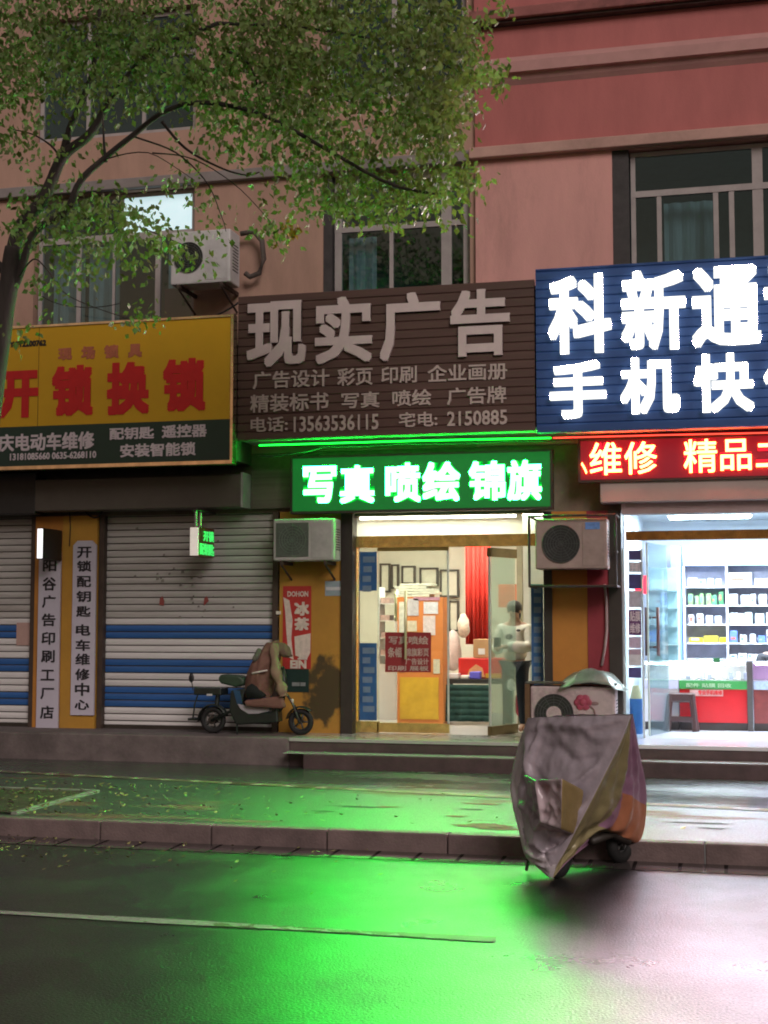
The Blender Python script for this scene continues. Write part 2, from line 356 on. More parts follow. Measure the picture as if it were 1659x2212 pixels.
tag(b.build('road_line', worn_line()), kind='structure')
# raised shop platform with steps
PL = -.78
plat = MB(); plat.box(-14, -.95, PL, 0.12, -.05, .48)
tag(plat.build('shop_plinth', M_concrete, bevel=.02), kind='structure')
plat = MB(); plat.box(-.95, 14, PL, .12, -.05, .44); plat.box(-.7, 14, PL - .27, PL, -.05, .32)
tag(plat.build('shop_steps', M_stone_step, bevel=.012), kind='structure')
M_floor = mat('polished_floor_tiles', (.42, .41, .39), .16, var=.12, scale=2)
plat = MB(); plat.box(-.95, 2.7, PL - .02, .12, .44, .48); plat.box(-.95, 14, PL - .26, PL - .02, .32, .328)
tag(plat.build('landing', M_floor, bevel=.006), kind='structure')
tag(MB().box(2.7, 14, PL - .02, .12, .44, .484).build('landing', mat('white_floor_tiles', (.66, .66, .68), .14, var=.06, scale=2), bevel=.006), kind='structure')

# ------------------------------------------------------------------ the building
bld = thing('shop_building', 'pink rendered two tone building with shops at street level under three big signs', 'building', (0, 0, .48))
def wall_holes(name, m, x0, x1, z0, z1, holes, yf, yb):
    b = MB(); xs = sorted(holes); cur = x0
    for hx0, hx1, hz0, hz1 in xs:
        if hx0 > cur: b.box(cur, hx0, yf, yb, z0, z1)
        if hz0 > z0: b.box(hx0, hx1, yf, yb, z0, hz0)
        if hz1 < z1: b.box(hx0, hx1, yf, yb, hz1, z1)
        cur = hx1
    if cur < x1: b.box(cur, x1, yf, yb, z0, z1)
    return b.build(name, m, bld)
wall_holes('wall', M_wall_beige, -14, 1.16, 3.95, 7.475, [(-4.80, -2.53, 5.3, 7.465), (-.80, 1.08, 5.4, 7.465)], .03, .30)
wall_holes('wall', M_wall_pink, 1.16, 14, 3.95, 7.475, [(2.82, 5.6, 5.6, 7.47)], -.03, .30)
wall_holes('wall', M_wall_beige, -14, 1.16, 7.61, 13, [(-4.82, -2.53, 8.22, 9.9), (-.8, 1.05, 8.4, 9.9)], .03, .30)
wall_holes('wall', M_wall_red, 1.16, 14, 7.61, 9.13, [], -.03, .30)
wall_holes('wall', M_wall_red, 1.16, 14, 9.17, 13, [], -.06, .30)
MB().box(-14, 1.10, -.06, .30, 7.475, 7.61).build('window_ledge', mat('grey_ledge', (.26, .23, .22), .85, var=.15, scale=3, alpha_dirt=.4), bld, bevel=.01)
MB().box(1.10, 14, -.14, .30, 7.475, 7.61).build('window_ledge', M_ledge, bld, bevel=.012)
# parapet with a rounded moulding
b = MB()
prof = [(-.03, 8.38), (-.07, 8.43), (-.10, 8.49), (-.16, 8.50), (-.16, 8.63), (-.10, 8.64), (-.06, 8.70), (-.03, 8.74), (.0, 8.74), (.0, 8.38)]
a_ = [b.b.verts.new((1.16, y, z)) for y, z in prof]; c_ = [b.b.verts.new((14, y, z)) for y, z in prof]
for i in range(len(prof)): b._f([a_[i], c_[i], c_[(i + 1) % len(prof)], a_[(i + 1) % len(prof)]])
b._f(a_[::-1]); b._f(c_); b.build('moulding', M_molding, bld)
MB().box(1.14, 14, -.14, .3, 9.135, 9.165).build('stained_ledge_strip', M_dark_ledge, bld)  # dark stained strip below the parapet ledge
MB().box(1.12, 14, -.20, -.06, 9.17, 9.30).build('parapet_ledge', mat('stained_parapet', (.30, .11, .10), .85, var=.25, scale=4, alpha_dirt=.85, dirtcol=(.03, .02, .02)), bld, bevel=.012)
MB().box(-14, 14, .31, 6, 13, 13.2).build('roof', M_concrete, bld)
MB().box(-14, -13.7, .30, 6, .48, 13).build('wall', M_wall_beige, bld)
MB().box(13.7, 14, .30, 6, .48, 13).build('wall', M_wall_red, bld)

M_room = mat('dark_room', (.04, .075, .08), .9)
M_curtain = mat('grey_curtain', (.34, .42, .43), .8, var=.2, scale=3, stretch=(8, 1, .5))
def window(x0, x1, z0, z1, yf, bars_v, bars_h, pane_mats=None, frame_w=.055, curtains=(), room=M_room):
    f = MB(); y0, y1 = yf + .10, yf + .15
    f.box(x0, x0 + frame_w, y0, y1, z0, z1).box(x1 - frame_w, x1, y0, y1, z0, z1).box(x0 + frame_w, x1 - frame_w, y0, y1, z0, z0 + frame_w).box(x0 + frame_w, x1 - frame_w, y0, y1, z1 - frame_w, z1)
    for bx, bw, bz0, bz1 in bars_v: f.box(bx - bw / 2, bx + bw / 2, y0 + .004, y1 - .004, bz0, bz1)
    for bz, bw, bx0, bx1 in bars_h: f.box(bx0, bx1, y0 - .003, y1 + .003, bz - bw / 2, bz + bw / 2)
    fo = f.build('window', M_alu, bld)
    MB().box(x0 + .02, x1 - .02, yf + .118, yf + .128, z0 + .02, z1 - .02).build('pane', M_darkglass, fo)
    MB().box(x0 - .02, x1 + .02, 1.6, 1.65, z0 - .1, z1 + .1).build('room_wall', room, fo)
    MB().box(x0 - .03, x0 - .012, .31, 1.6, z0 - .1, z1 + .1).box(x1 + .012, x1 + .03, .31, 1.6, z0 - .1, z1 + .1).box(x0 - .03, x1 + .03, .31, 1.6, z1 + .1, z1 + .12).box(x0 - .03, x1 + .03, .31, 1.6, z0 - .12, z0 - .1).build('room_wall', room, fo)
    for cx0, cx1, cz0, cz1 in curtains:
        c = MB(); n = max(4, int((cx1 - cx0) / .05)); vs = [(cx0 + (cx1 - cx0) * i / n, .42 + .02 * math.sin(i * 1.9)) for i in range(n + 1)]
        for (xa, ya), (xb, yb) in zip(vs, vs[1:]): c.quad((xa, ya, cz0), (xb, yb, cz0), (xb, yb, cz1), (xa, ya, cz1))
        c.build('curtain', M_curtain, fo, smooth=True)
    return fo
# right window: dark reveal at its left, transom, sliding sashes
def wx(px, py=480, Y=.1): return W(px, py, Y).x
zt = W(1500, 413, .1).z
window(wx(1364), 5.55, 5.65, 7.45, -.03, [(wx(1424.5), .055, 5.65, zt), (wx(1547), .06, 5.65, zt), (wx(1581), .06, 5.65, zt), (wx(1638), .12, 5.65, 7.45), (5.05, .05, 5.65, zt)],
       [(zt, .075, wx(1364), 5.55)], curtains=[(wx(1432), wx(1540), 5.6, zt - .03)])
MB().box(2.82, wx(1362) - .006, -.005, .16, 5.6, 7.47).build('window_reveal', mat('dark_reveal', (.05, .045, .045), .7, var=.3), bld)
zc = W(850, 488, .1).z
window(wx(722), 1.07, 5.45, 7.455, .03, [(wx(844), .05, 5.45, zc), (wx(963), .13, 5.45, 7.45)], [(zc, .07, wx(722), 1.07)], frame_w=.09, curtains=[(wx(740), wx(800), 5.5, zc - .03)])
MB().box(-.80, wx(720) - .006, .055, .20, 5.4, 7.465).build('window_reveal', MATS['dark_reveal'], bld)
zl = W(300, 508, .1).z
wl = window(-4.78, -2.55, 5.35, 7.455, .03, [(wx(170), .06, 5.35, zl), (wx(245), .035, 5.35, zl), (wx(340), .07, 5.35, zl), (wx(262), .05, zl, 7.45)], [(zl, .09, -4.78, -2.55)],
       curtains=[(wx(95), wx(165), 5.4, zl - .03), (wx(172), wx(240), 5.4, zl - .03), (wx(345), wx(412), 5.4, zl - .03)])
MB().box(wx(265), -2.61, .135, .145, zl + .05, 7.40).build('lit_pane', mat('lit_frosted_pane', (.6, .7, .72), .5, var=.12, scale=3, emit=(.62, .86, .92), est=.50), wl)
cl = MB().box(wx(340) + .03, -2.63, .30, .33, 5.4, 6.2).build('curtain', mat('dull_red_curtain', (.16, .035, .05), .8), wl)
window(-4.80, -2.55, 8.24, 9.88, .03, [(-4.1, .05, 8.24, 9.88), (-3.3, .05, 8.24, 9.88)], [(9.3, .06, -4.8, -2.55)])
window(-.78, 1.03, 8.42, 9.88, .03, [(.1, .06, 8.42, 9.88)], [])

# --- street level: piers between the openings, headers
XS = dict(l0=-4.67, l1=-3.79, r0=-1.33, r1=-.53, d0=-.53, d1=-.385, p0=1.985, p1=2.47, p2=2.84)
b = MB(); b.box(-14, -.40, .06, .3, 3.2, 3.95); b.build('header', mat('dim_header', (.20, .16, .12), .85, var=.2), bld)
b = MB(); b.box(-.40, 14, .06, .3, 3.14, 3.95); b.build('header', mat('dim_header', (.20, .16, .12)), bld)
b = MB(); b.box(XS['l0'], -4.27, -.02, .3, .48, 3.2); b.build('pier', M_orange, bld)
b = MB(); b.box(-4.27, XS['l1'], -.04, .3, .48, 3.2); b.build('pier', M_yellowwall, bld)
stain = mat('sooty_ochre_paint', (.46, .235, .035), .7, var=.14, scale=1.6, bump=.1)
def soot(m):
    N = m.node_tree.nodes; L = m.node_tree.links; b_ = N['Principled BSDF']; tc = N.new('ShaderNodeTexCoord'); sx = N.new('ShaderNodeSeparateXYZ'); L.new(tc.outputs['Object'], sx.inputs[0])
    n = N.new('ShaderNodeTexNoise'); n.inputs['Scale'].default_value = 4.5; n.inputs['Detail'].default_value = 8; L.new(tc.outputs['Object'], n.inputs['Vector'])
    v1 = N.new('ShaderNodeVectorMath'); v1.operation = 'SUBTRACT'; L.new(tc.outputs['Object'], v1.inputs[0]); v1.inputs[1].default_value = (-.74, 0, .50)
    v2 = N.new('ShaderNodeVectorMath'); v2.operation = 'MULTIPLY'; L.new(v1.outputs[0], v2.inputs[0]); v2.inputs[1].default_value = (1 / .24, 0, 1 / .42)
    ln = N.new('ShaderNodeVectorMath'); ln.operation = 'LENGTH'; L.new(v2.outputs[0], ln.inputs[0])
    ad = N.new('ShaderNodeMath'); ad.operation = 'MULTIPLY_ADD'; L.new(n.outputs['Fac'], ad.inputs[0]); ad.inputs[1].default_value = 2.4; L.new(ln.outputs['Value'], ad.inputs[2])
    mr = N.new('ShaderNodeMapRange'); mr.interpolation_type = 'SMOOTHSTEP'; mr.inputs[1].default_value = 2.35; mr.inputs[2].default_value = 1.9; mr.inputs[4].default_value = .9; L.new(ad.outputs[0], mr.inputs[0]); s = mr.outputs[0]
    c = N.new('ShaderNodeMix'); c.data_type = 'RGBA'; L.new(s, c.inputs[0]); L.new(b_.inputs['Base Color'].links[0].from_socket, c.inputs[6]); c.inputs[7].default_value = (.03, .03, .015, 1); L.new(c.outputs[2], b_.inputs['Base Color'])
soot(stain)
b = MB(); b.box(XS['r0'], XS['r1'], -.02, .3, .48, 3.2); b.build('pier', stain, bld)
b = MB(); b.box(XS['d0'], XS['d1'], -.06, .3, .48, 3.2); b.build('post', M_darkpost, bld)
b = MB(); b.box(XS['p0'] - .03, XS['p0'] + .07, -.035, .3, .48, 3.14); b.build('post', M_darkpost, bld)
b = MB(); b.box(XS['p0'] + .07, XS['p1'], -.02, .3, .48, 3.14); b.build('pier', M_orange, bld)
b = MB(); b.box(XS['p1'], XS['p2'] - .12, -.03, .3, .48, 3.14); b.build('pier', M_wine, bld)
b = MB(); b.box(XS['p2'] - .12, XS['p2'] + .03, -.05, .3, .48, 3.14); b.build('post', M_darkpost, bld)

# --- roller shutters
M_slat = mat('grey_shutter_slats', (.50, .485, .465), .55, var=.10, scale=3, stretch=(.4, 1, 6), alpha_dirt=.55, dirtcol=(.16, .12, .09))
M_slatw = mat('white_shutter_slats', (.72, .705, .70), .5, var=.08, scale=3, stretch=(.4, 1, 6), alpha_dirt=.3, dirtcol=(.22, .18, .15))
M_blue = mat('blue_shutter_slats', (.03, .12, .36), .5, var=.18, scale=3, stretch=(.4, 1, 6), alpha_dirt=.35, dirtcol=(.04, .12, .16))
def shutter(x0, x1, px, stripes, worn=0):
    b = MB(); z = .49; top = 3.2; pitch = .087
    zs = [(W(px, b1, .1).z, W(px, b0, .1).z) for b0, b1 in stripes]
    while z < top:
        mid = z + pitch / 2; b.mi = 1 if any(a <= mid <= c for a, c in zs) else (2 if mid < 1.86 else 0)
        pr = [(z, .112), (z + .007, .100), (z + .013, .097), (z + pitch * .45, .092), (z + pitch * .5, .0945), (z + pitch * .55, .092), (z + pitch - .006, .097), (z + pitch, .112)]
        mi_ = b.mi
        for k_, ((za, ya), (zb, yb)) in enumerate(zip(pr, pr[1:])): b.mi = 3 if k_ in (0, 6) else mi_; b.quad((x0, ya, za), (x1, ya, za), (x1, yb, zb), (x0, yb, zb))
        z += pitch
    o = b.build('roller_shutter', [M_slat, M_blue, M_slatw, mat('shade_dark_groove', (.09, .08, .07), .8, var=.3)], bld)  # groove faces coloured dark for the shade between slats
    for gx in (x0 + .015, x1 - .015): MB().box(gx - .035, gx + .035, .0, .16, .48, 3.2).build('guide_rail', mat('rusty_guide_rail', (.06, .04, .03), .6, var=.3), o)
    MB().box(x0 + .06, x1 - .06, .06, .13, .482, .53).build('bottom_bar', M_darkpost, o); return o
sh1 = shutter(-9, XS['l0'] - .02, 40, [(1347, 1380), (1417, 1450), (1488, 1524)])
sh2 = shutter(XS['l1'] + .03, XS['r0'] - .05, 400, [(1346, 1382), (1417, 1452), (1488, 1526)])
M_boxgrey = mat('grey_brown_sheet_metal', (.105, .092, .078), .5, var=.15, scale=2, alpha_dirt=.3)
x0, x1, z0, z1 = ext(75, 1030, 520, 1100, -.3)
MB().box(x0, x1, -.30, .05, z0, z1).build('shutter_box', M_boxgrey, sh2, bevel=.015)
MB().box(x1 + .004, x1 + .03, -.31, .05, z0 - .0, z1 + .02).build('box_end', mat('pale_sheet_metal', (.4, .42, .4), .4), sh2)
MB().box(x0 - 1.2, x0 - .01, -.26, .05, z0 - .03, z1 + .1).build('shutter_box', mat('dark_sheet_metal', (.03, .03, .03), .5, var=.2), sh1, bevel=.015)
MB().box(x1 + .04, -1.1, -.03, .05, z0, z1 + .08).build('shutter_box', mat('olive_slatted_metal', (.13, .12, .09), .6, var=.25, scale=2, stretch=(.3, 1, 12)), sh2)
MB().box(-1.08, -.80, -.10, .05, 3.2, 3.9).build('header_panel', mat('dark_green_sheet', (.02, .04, .025), .6), bld)
# faint old marks on the shutter
b = MB()
for px, py in ((349, 1298), (445, 1298)):
    c = W(px, py, .08); s = 1 if px < 400 else -1
    b.prism([(c.x - .03, c.z - .05), (c.x + .03 * s, c.z - .06), (c.x + .035, c.z), (c.x + .01, c.z + .06), (c.x - .025, c.z + .03)], .078, .088)
b.build('red_mark', mat('faded_red_paint', (.30, .07, .06), .7), sh2)
b = MB()
for i in range(26):
    c = W(random.gauss(400, 55), random.gauss(1280, 55), .08); s = random.uniform(.008, .022)
    b.prism([(c.x - s, c.z - s), (c.x + s, c.z - s * .6), (c.x + s * .7, c.z + s), (c.x - s * .8, c.z + s * .5)], .079, .086)
b.build('torn_sticker', mat('sticker_remnants', (.24, .22, .20), .8, var=.4, scale=20), sh2)

# ------------------------------------------------------------------ the three big signs
# 1 yellow locksmith sign
Y1 = -.75
s1 = thing('locksmith_sign', 'yellow and dark green fascia sign with big red characters, left of the brown one', 'shop sign', (-3.3, Y1, 3.8))
x0, x1, z0, z1 = ext(-60, 700, 498, 1002, Y1); zs = W(250, 914, Y1).z; x0 -= 2.2
M_yel = mat('yellow_sign_vinyl', (.74, .42, .015), .45, var=.05, scale=1.5, alpha_dirt=.12)
M_dgr = mat('dark_green_sign_vinyl', (.012, .048, .036), .4, var=.1, scale=2)
MB().box(x0, x1, Y1, Y1 + .10, zs, z1).build('yellow_panel', M_yel, s1)
MB().box(x0, x1, Y1, Y1 + .10, z0, zs).build('dark_panel', M_dgr, s1)
MB().box(x0 - .04, x1 + .035, Y1 - .03, Y1 + .12, z0 - .045, z0 - .002).box(x0 - .04, x1 + .035, Y1 - .015, Y1 + .12, z1 + .002, z1 + .03).box(x1 + .002, x1 + .035, Y1 - .015, Y1 + .12, z0, z1).build('trim', mat('worn_gilt_trim', (.75, .70, .50), .25, metal=1, var=.3, scale=5), s1)
MB().box(x0, x1, Y1 + .12, .03, z0 + .02, z1 - .3).build('backing_box', M_boxgrey, s1)
sx = W(83, 820, Y1).x; MB().box(sx - .004, sx + .004, Y1 - .002, Y1, zs, z1).build('panel_seam', mat('seam', (.25, .13, .01), .6), s1)
M_red = mat('red_vinyl', (.68, .015, .02), .4, var=.08)
M_lilac = mat('pale_vinyl_letters', (.78, .68, .74), .5, var=.05)
letters([('开', (-6, 801, 83, 903)), ('锁', (112, 789, 202, 899)), ('换', (231, 782, 323, 896)), ('锁', (352, 774, 445, 889))], Y1, M_red, s1, .006, .05)
letters([('现', (126, 752, 156, 778)), ('场', (176, 748, 206, 776)), ('锁', (225, 745, 257, 774)), ('具', (277, 743, 307, 772))], Y1, mat('faded_pink_vinyl', (.55, .17, .09), .5), s1, .004, .05)
letters([('YG12200762', (21, 736, 100, 749))], Y1, mat('black_print', (.02, .02, .02), .5), s1, .004, .05)
letters([('庆电动车维修', (-3, 935, 204, 973)), ('配钥匙', (237, 923, 333, 949)), ('遥控器', (350, 917, 447, 945)), ('安装智能锁', (260, 957, 423, 986)), ('13181085660 0635-6268110', (22, 977, 208, 992))], Y1, M_lilac, s1, .005, .03)
# 2 brown advertising sign
Y2 = -.60
s2 = thing('advertising_sign', 'dark brown slatted sign with large pale unlit characters and phone numbers', 'shop sign', (.1, Y2, 4.0))
x0, x1, z0, z1 = ext(514, 622, 1155, 942, Y2)
M_brown = mat('brown_cladding', (.105, .058, .048), .55, var=.18, scale=3, stretch=(.3, 1, 5), alpha_dirt=.35, dirtcol=(.05, .035, .03))
def cladding(name, m, x0, x1, z0, z1, Y, pitch, par):
    b = MB(); z = z0
    while z < z1 - .01:
        zb = min(z + pitch, z1)
        for (za, ya), (zc, yc) in zip([(z, Y + .012), (z + .012, Y), (zb - .012, Y - .006), (zb, Y + .012)], [(z + .012, Y), (zb - .012, Y - .006), (zb, Y + .012)]): b.quad((x0, ya, za), (x1, ya, za), (x1, yc, zc), (x0, yc, zc))
        z = zb
    b.box(x0, x1, Y + .013, Y + .06, z0, z1); return b.build(name, m, par)
cladding('cladding', M_brown, x0, x1, z0, z1, Y2, .105, s2)
MB().box(x0, x1, Y2 + .06, .02, z0 + .06, z1 - .05).build('backing_box', M_boxgrey, s2)
M_sheet = mat('pale_soffit_sheet', (.6, .6, .6), .5, var=.1)
MB().box(x0, x1 + .5, Y2 + .02, .02, z0 + .02, z0 + .05).build('soffit', M_sheet, s2)
M_pale = mat('pale_pink_letter_board', (.66, .55, .535), .55, var=.06, alpha_dirt=.12)
letters([('现', (535, 652, 662, 793)), ('实', (682, 642, 805, 785)), ('广', (822, 633, 952, 779)), ('告', (974, 626, 1102, 770))], Y2 - .004, M_pale, s2, .035, .028)
letters([('广告设计', (547, 800, 712, 838)), ('彩页', (729, 795, 805, 833)), ('印刷', (824, 792, 901, 828)), ('企业画册', (924, 786, 1096, 823)), ('精装标书', (541, 850, 710, 889)), ('写真', (738, 847, 820, 882)),
         ('喷绘', (848, 842, 932, 877)), ('广告牌', (966, 836, 1094, 873)), ('电话:', (542, 901, 622, 933)), ('13563536115', (635, 897, 818, 931)), ('宅电:', (862, 890, 945, 922)), ('2150885', (966, 887, 1096, 919))], Y2 - .004, mat('greyed_letters', (.50, .41, .375), .55, var=.08), s2, .012, .018)
# 3 blue sign with lit channel letters
Y3 = -.62
s3 = thing('phone_shop_sign', 'blue slatted sign with glowing white channel characters', 'shop sign', (3.3, Y3, 4.0))
x0, x1, z0, z1 = ext(1158, 566, 1659, 928, Y3); x1 = 6.6
M_bluep = mat('blue_cladding', (.035, .085, .25), .4, var=.15, scale=3, stretch=(.3, 1, 5))
cladding('cladding', M_bluep, x0, x1, z0, z1, Y3, .105, s3)
MB().box(x0, x1, Y3 + .06, .0, z0 + .06, z1 - .05).build('backing_box', M_boxgrey, s3)
MB().box(x0 + .3, x1, Y3 + .02, -.02, z0 + .02, z0 + .05).build('soffit', M_sheet, s3)
M_lit = glow('lit_white_letters', (1.0, .71, .81), 108)
BL = [('科', (1186, 596, 1321, 764)), ('新', (1343, 586, 1481, 757)), ('通', (1495, 577, 1643, 749)), ('讯', (1651, 567, 1790, 741)), ('手', (1189, 782, 1310, 904)), ('机', (1341, 774, 1468, 894)), ('快', (1499, 766, 1628, 891)), ('修', (1650, 758, 1780, 884))]
letters(BL, Y3 - .03, M_lit, s3, .055, 0, side=glow('letter_side_white', (1, .98, .85), 1.3))
letters(BL, Y3 - .01, glow('letter_rim_white', (1, 1, .90), 1.25), s3, .07, .031, name='letter_glow_rim')

# ------------------------------------------------------------------ LED displays
YL = -.30
gl = thing('green_display', 'scrolling display board with glowing green white characters over the open shop door', 'led sign', (.5, YL, 3.3))
x0, x1, z0, z1 = ext(632, 983, 1188, 1099, YL)
MB().box(x0, x1, YL, YL + .10, z0, z1).build('screen', mat('green_led_screen', (.01, .05, .02), .4, var=.1, emit=(.0, .55, .07), est=.16), gl)
MB().box(x0 - .03, x1 + .03, YL + .005, YL + .14, z1 + .001, z1 + .03).box(x0 - .03, x1 + .03, YL + .005, YL + .14, z0 - .03, z0 - .001).box(x0 - .03, x0 - .001, YL + .005, YL + .14, z0, z1).box(x1 + .001, x1 + .03, YL + .005, YL + .14, z0, z1).build('casing', M_darkpost, gl)
M_gled = glow('green_led_letters', (.005, 1.0, .05), 175)
GL = [('写', (655, 1007, 727, 1087)), ('真', (735, 1005, 809, 1087)), ('喷', (833, 1000, 909, 1085)), ('绘', (913, 998, 994, 1083)), ('锦', (1013, 996, 1092, 1081)), ('旗', (1096, 994, 1170, 1081))]
letters(GL, YL - .024, M_gled, gl, .01, .010, side=glow('letter_side_green', (.1, 1, .2), 2))
letters(GL, YL - .018, glow('green_white_rim', (.86, 1.3, .92), 1.0), gl, .008, .036, name='letter_glow_rim')
letters(GL, YL - .002, glow('green_halo_rim', (.01, .9, .06), 1.1), gl, .008, .075, name='letter_glow_rim')  # wider glowing copy: green halo of the letters built as a layer
letters(GL, YL - .001, glow('green_halo_fringe', (.0, .9, .06), .42), gl, .004, .13, name='letter_halo')  # widest, dimmest copy: light spilling round the letters, put into an emissive layer
rd = thing('red_display', 'scrolling display board with glowing red and yellow characters under the blue sign', 'led sign', (3.5, YL, 3.5))
x0, x1, z0, z1 = ext(1254, 947, 1659, 1032, YL); x1 = 6.5
MB().box(x0, x1, YL, YL + .10, z0, z1).build('screen', mat('red_led_screen', (.06, .01, .015), .4, var=.1, emit=(.5, .01, .03), est=.28), rd)
MB().box(x0 - .03, x1 + .03, YL + .005, YL + .14, z1 + .001, z1 + .03).box(x0 - .03, x1 + .03, YL + .005, YL + .14, z0 - .03, z0 - .001).box(x0 - .03, x0 - .001, YL + .005, YL + .14, z0, z1).build('casing', M_darkpost, rd)
RL = [('维', (1274, 956, 1343, 1026)), ('修', (1349, 954, 1419, 1024)), ('精', (1477, 949, 1549, 1021)), ('品', (1556, 949, 1623, 1016)), ('二', (1633, 958, 1690, 1008)), ('手', (1703, 945, 1775, 1015))]
letters(RL + [('丶', (1256, 999, 1268, 1024))], YL - .02, glow('red_led_letters', (1.0, .09, .022), 30), rd, .01, .008)
letters(RL, YL - .002, glow('red_halo_rim', (1.0, .01, .02), 2.2), rd, .008, .09, name='letter_glow_rim')  # red halo round the characters, built as a glowing layer
# led strips below the big signs
t = tag(MB().tube([W(560, 962, -.45), W(900, 952, -.45), W(1190, 946, -.45)], .009, 8).build('light_strip', glow('green_strip', (.006, 1, .03), 5)), 'thin green light strip running under the brown sign', 'light strip')
t = tag(MB().tube([W(1195, 946, -.45), W(1420, 940, -.45), W(1700, 934, -.45)], .008, 8).build('light_strip', glow('red_strip', (1, .05, .03), 2.6)), 'thin red light strip running under the blue sign', 'light strip')

# ------------------------------------------------------------------ shop interiors (rooms are part of the building)
def room(x0, x1, y1, zf, zc, wallm, floorm, ceilm, y0=.12):
    MB().box(x0 - .1, x0, y0 + .18, y1, zf, zc).build('room_wall', wallm, bld); MB().box(x1, x1 + .1, y0 + .18, y1, zf, zc).build('room_wall', wallm, bld)
    MB().box(x0 - .1, x1 + .1, y1, y1 + .1, zf, zc).build('room_wall', wallm, bld)
    MB().box(x0 - .1, x1 + .1, y0, y1, zf - .3, zf).build('room_floor', floorm, bld)
    MB().box(x0 - .1, x1 + .1, y0 + .18, y1 + .1, zc, zc + .1).build('room_ceiling', ceilm, bld)
M_w2 = mat('cream_room_wall', (.70, .67, .56), .8, var=.04)
M_w3 = mat('cool_white_room_wall', (.74, .77, .82), .6, var=.03)
room(-1.6, 2.42, 4.2, .48, 3.34, M_w2, mat('grey_room_floor', (.45, .43, .42), .3, var=.1), M_white)
room(2.88, 7.0, 4.3, .486, 3.30, M_w3, mat('white_room_floor', (.66, .67, .70), .18, var=.06), M_white)
def lamp(x0, x1, y0, y1, z, col, st, label, grp):
    t = thing('ceiling_lamp', label, 'ceiling light', ((x0 + x1) / 2, (y0 + y1) / 2, z - .05), grp)
    MB().box(x0 + .02, x1 - .02, y0 + .02, y1 - .02, z - .05, z - .035).build('diffuser', glow('tube_%s' % grp[:5].strip(), col, st), t)
    MB().box(x0, x1, y0, y1, z - .034, z - .002).build('housing', M_white, t)
for y in (.34, 2.3): lamp(-1.0, 1.7, y, y + .28, 3.33, (1.0, .96, .80), 34, 'flat white ceiling light inside the printing shop', 'print shop ceiling lights')
for x, y in ((3.2, .8), (4.6, .8), (3.3, 2.4), (4.7, 2.4)): lamp(x, x + 1.1, y, y + .5, 3.28, (.72, .86, 1.0), 58, 'bright cool ceiling light inside the phone shop', 'phone shop ceiling lights')

# ------------------------------------------------------------------ shopfront of the printing shop
DY = .16
sf = MB()
def P2(px, Y=DY): return ext(*px, Y)
x0, x1, z0, z1 = P2((765, 1108, 1178, 1156)); X2L, X2R = x0, x1
shopfront = MB().box(x0, x1, DY - .05, DY + .05, z0 - .145, z0).build('shopfront', M_brass, bld)
MB().box(x0 + .02, x1 - .02, DY - .006, DY + .006, z0, z1 + .05).build('transom_pane', glass('milky_transom', (.95, .97, .92), .04, .05, body=.3, bodycol=(.85, .88, .8)), shopfront)
MB().box(x0 - .0, x0 + .045, DY - .05, DY + .05, .48, z0 - .145).build('frame_post', M_brass, shopfront)
M_bluep1 = mat('blue_poster', (.03, .12, .30), .5, var=.25, scale=5)
M_bluep2 = mat('pale_blue_poster', (.16, .24, .34), .5, var=.15, scale=9)
M_darkred = mat('dark_red_sticker', (.30, .03, .035), .5, var=.1)
# fixed side panel with blue poster strips
a = ext(777, 1190, 814, 1560, DY); b = MB().box(X2L + .05, a[1] + .03, DY - .005, DY + .005, .55, z0 - .15); fp = b.build('side_pane', M_clear, shopfront)
for y0, y1 in ((1192, 1276), (1389, 1556)):
    q = ext(777, y0, 814, y1, DY - .012); MB().box(q[0], q[1], DY - .012, DY - .008, q[2], q[3]).build('blue_poster', M_bluep1, fp)
    b = MB()
    for k in range(int((y1 - y0) / 21)):
        yy = y0 + 10 + k * 21; q = ext(782 + random.randint(0, 3), yy, 800 + random.randint(0, 11), yy + 13, DY - .016); b.box(q[0], q[1], DY - .0150, DY - .0125, q[2], q[3])
    b.build('poster_print', M_bluep2, fp)
MB().box(X2L + .05, a[1] + .03, DY - .03, DY + .03, .485, .62).build('bottom_rail', M_brass, fp)
# closed glass door leaf with brass rail, pulls and stickers
q = ext(816, 1190, 970, 1584, DY)
door = MB().box(q[0], q[1], DY - .006, DY + .006, .60, q[3]).build('glass_door', M_clear, bld)
MB().box(q[0], q[1], DY - .03, DY + .03, .492, .605).build('door_rail', M_brass, door)
MB().box(q[0], q[1], DY - .03, DY + .03, q[3], q[3] + .09).build('door_rail', mat('olive_brass', (.30, .28, .10), .3, metal=.7, var=.2), door)
MB().box(q[1] - .02, q[1], DY - .012, DY + .012, .606, q[3] - .002).build('door_edge', mat('pale_glass_edge', (.55, .62, .56), .3), door)
M_pull = mat('pale_gilt_pull', (.80, .76, .45), .25, metal=.4, var=.05)
for px, y0, y1, yy in ((855, 1277, 1342, DY + .08), (876, 1276, 1424, DY - .08)):
    p0, p1 = W(px, y0, yy), W(px, y1, yy); b = MB().cyl(p0, p1, .017, 12)
    for f in (.12, .88): p = p0.lerp(p1, f); b.cyl(p, (p.x, DY, p.z), .010, 8)
    b.build('handle', M_pull, door, smooth=True)
s_ = ext(832, 1366, 931, 1452, DY - .012); stk = MB().box(s_[0], s_[1], DY - .012, DY - .008, s_[2], s_[3]).build('sticker', M_darkred, door)
letters([('写真喷绘', (840, 1374, 925, 1392)), ('条幅', (838, 1398, 868, 1420)), ('锦旗彩页', (876, 1400, 926, 1418)), ('广告设计', (876, 1422, 926, 1436)), ('印刷 展板', (838, 1438, 926, 1449))], DY - .0125, mat('pale_sticker_print', (.55, .42, .36), .5), stk, .003, .02)
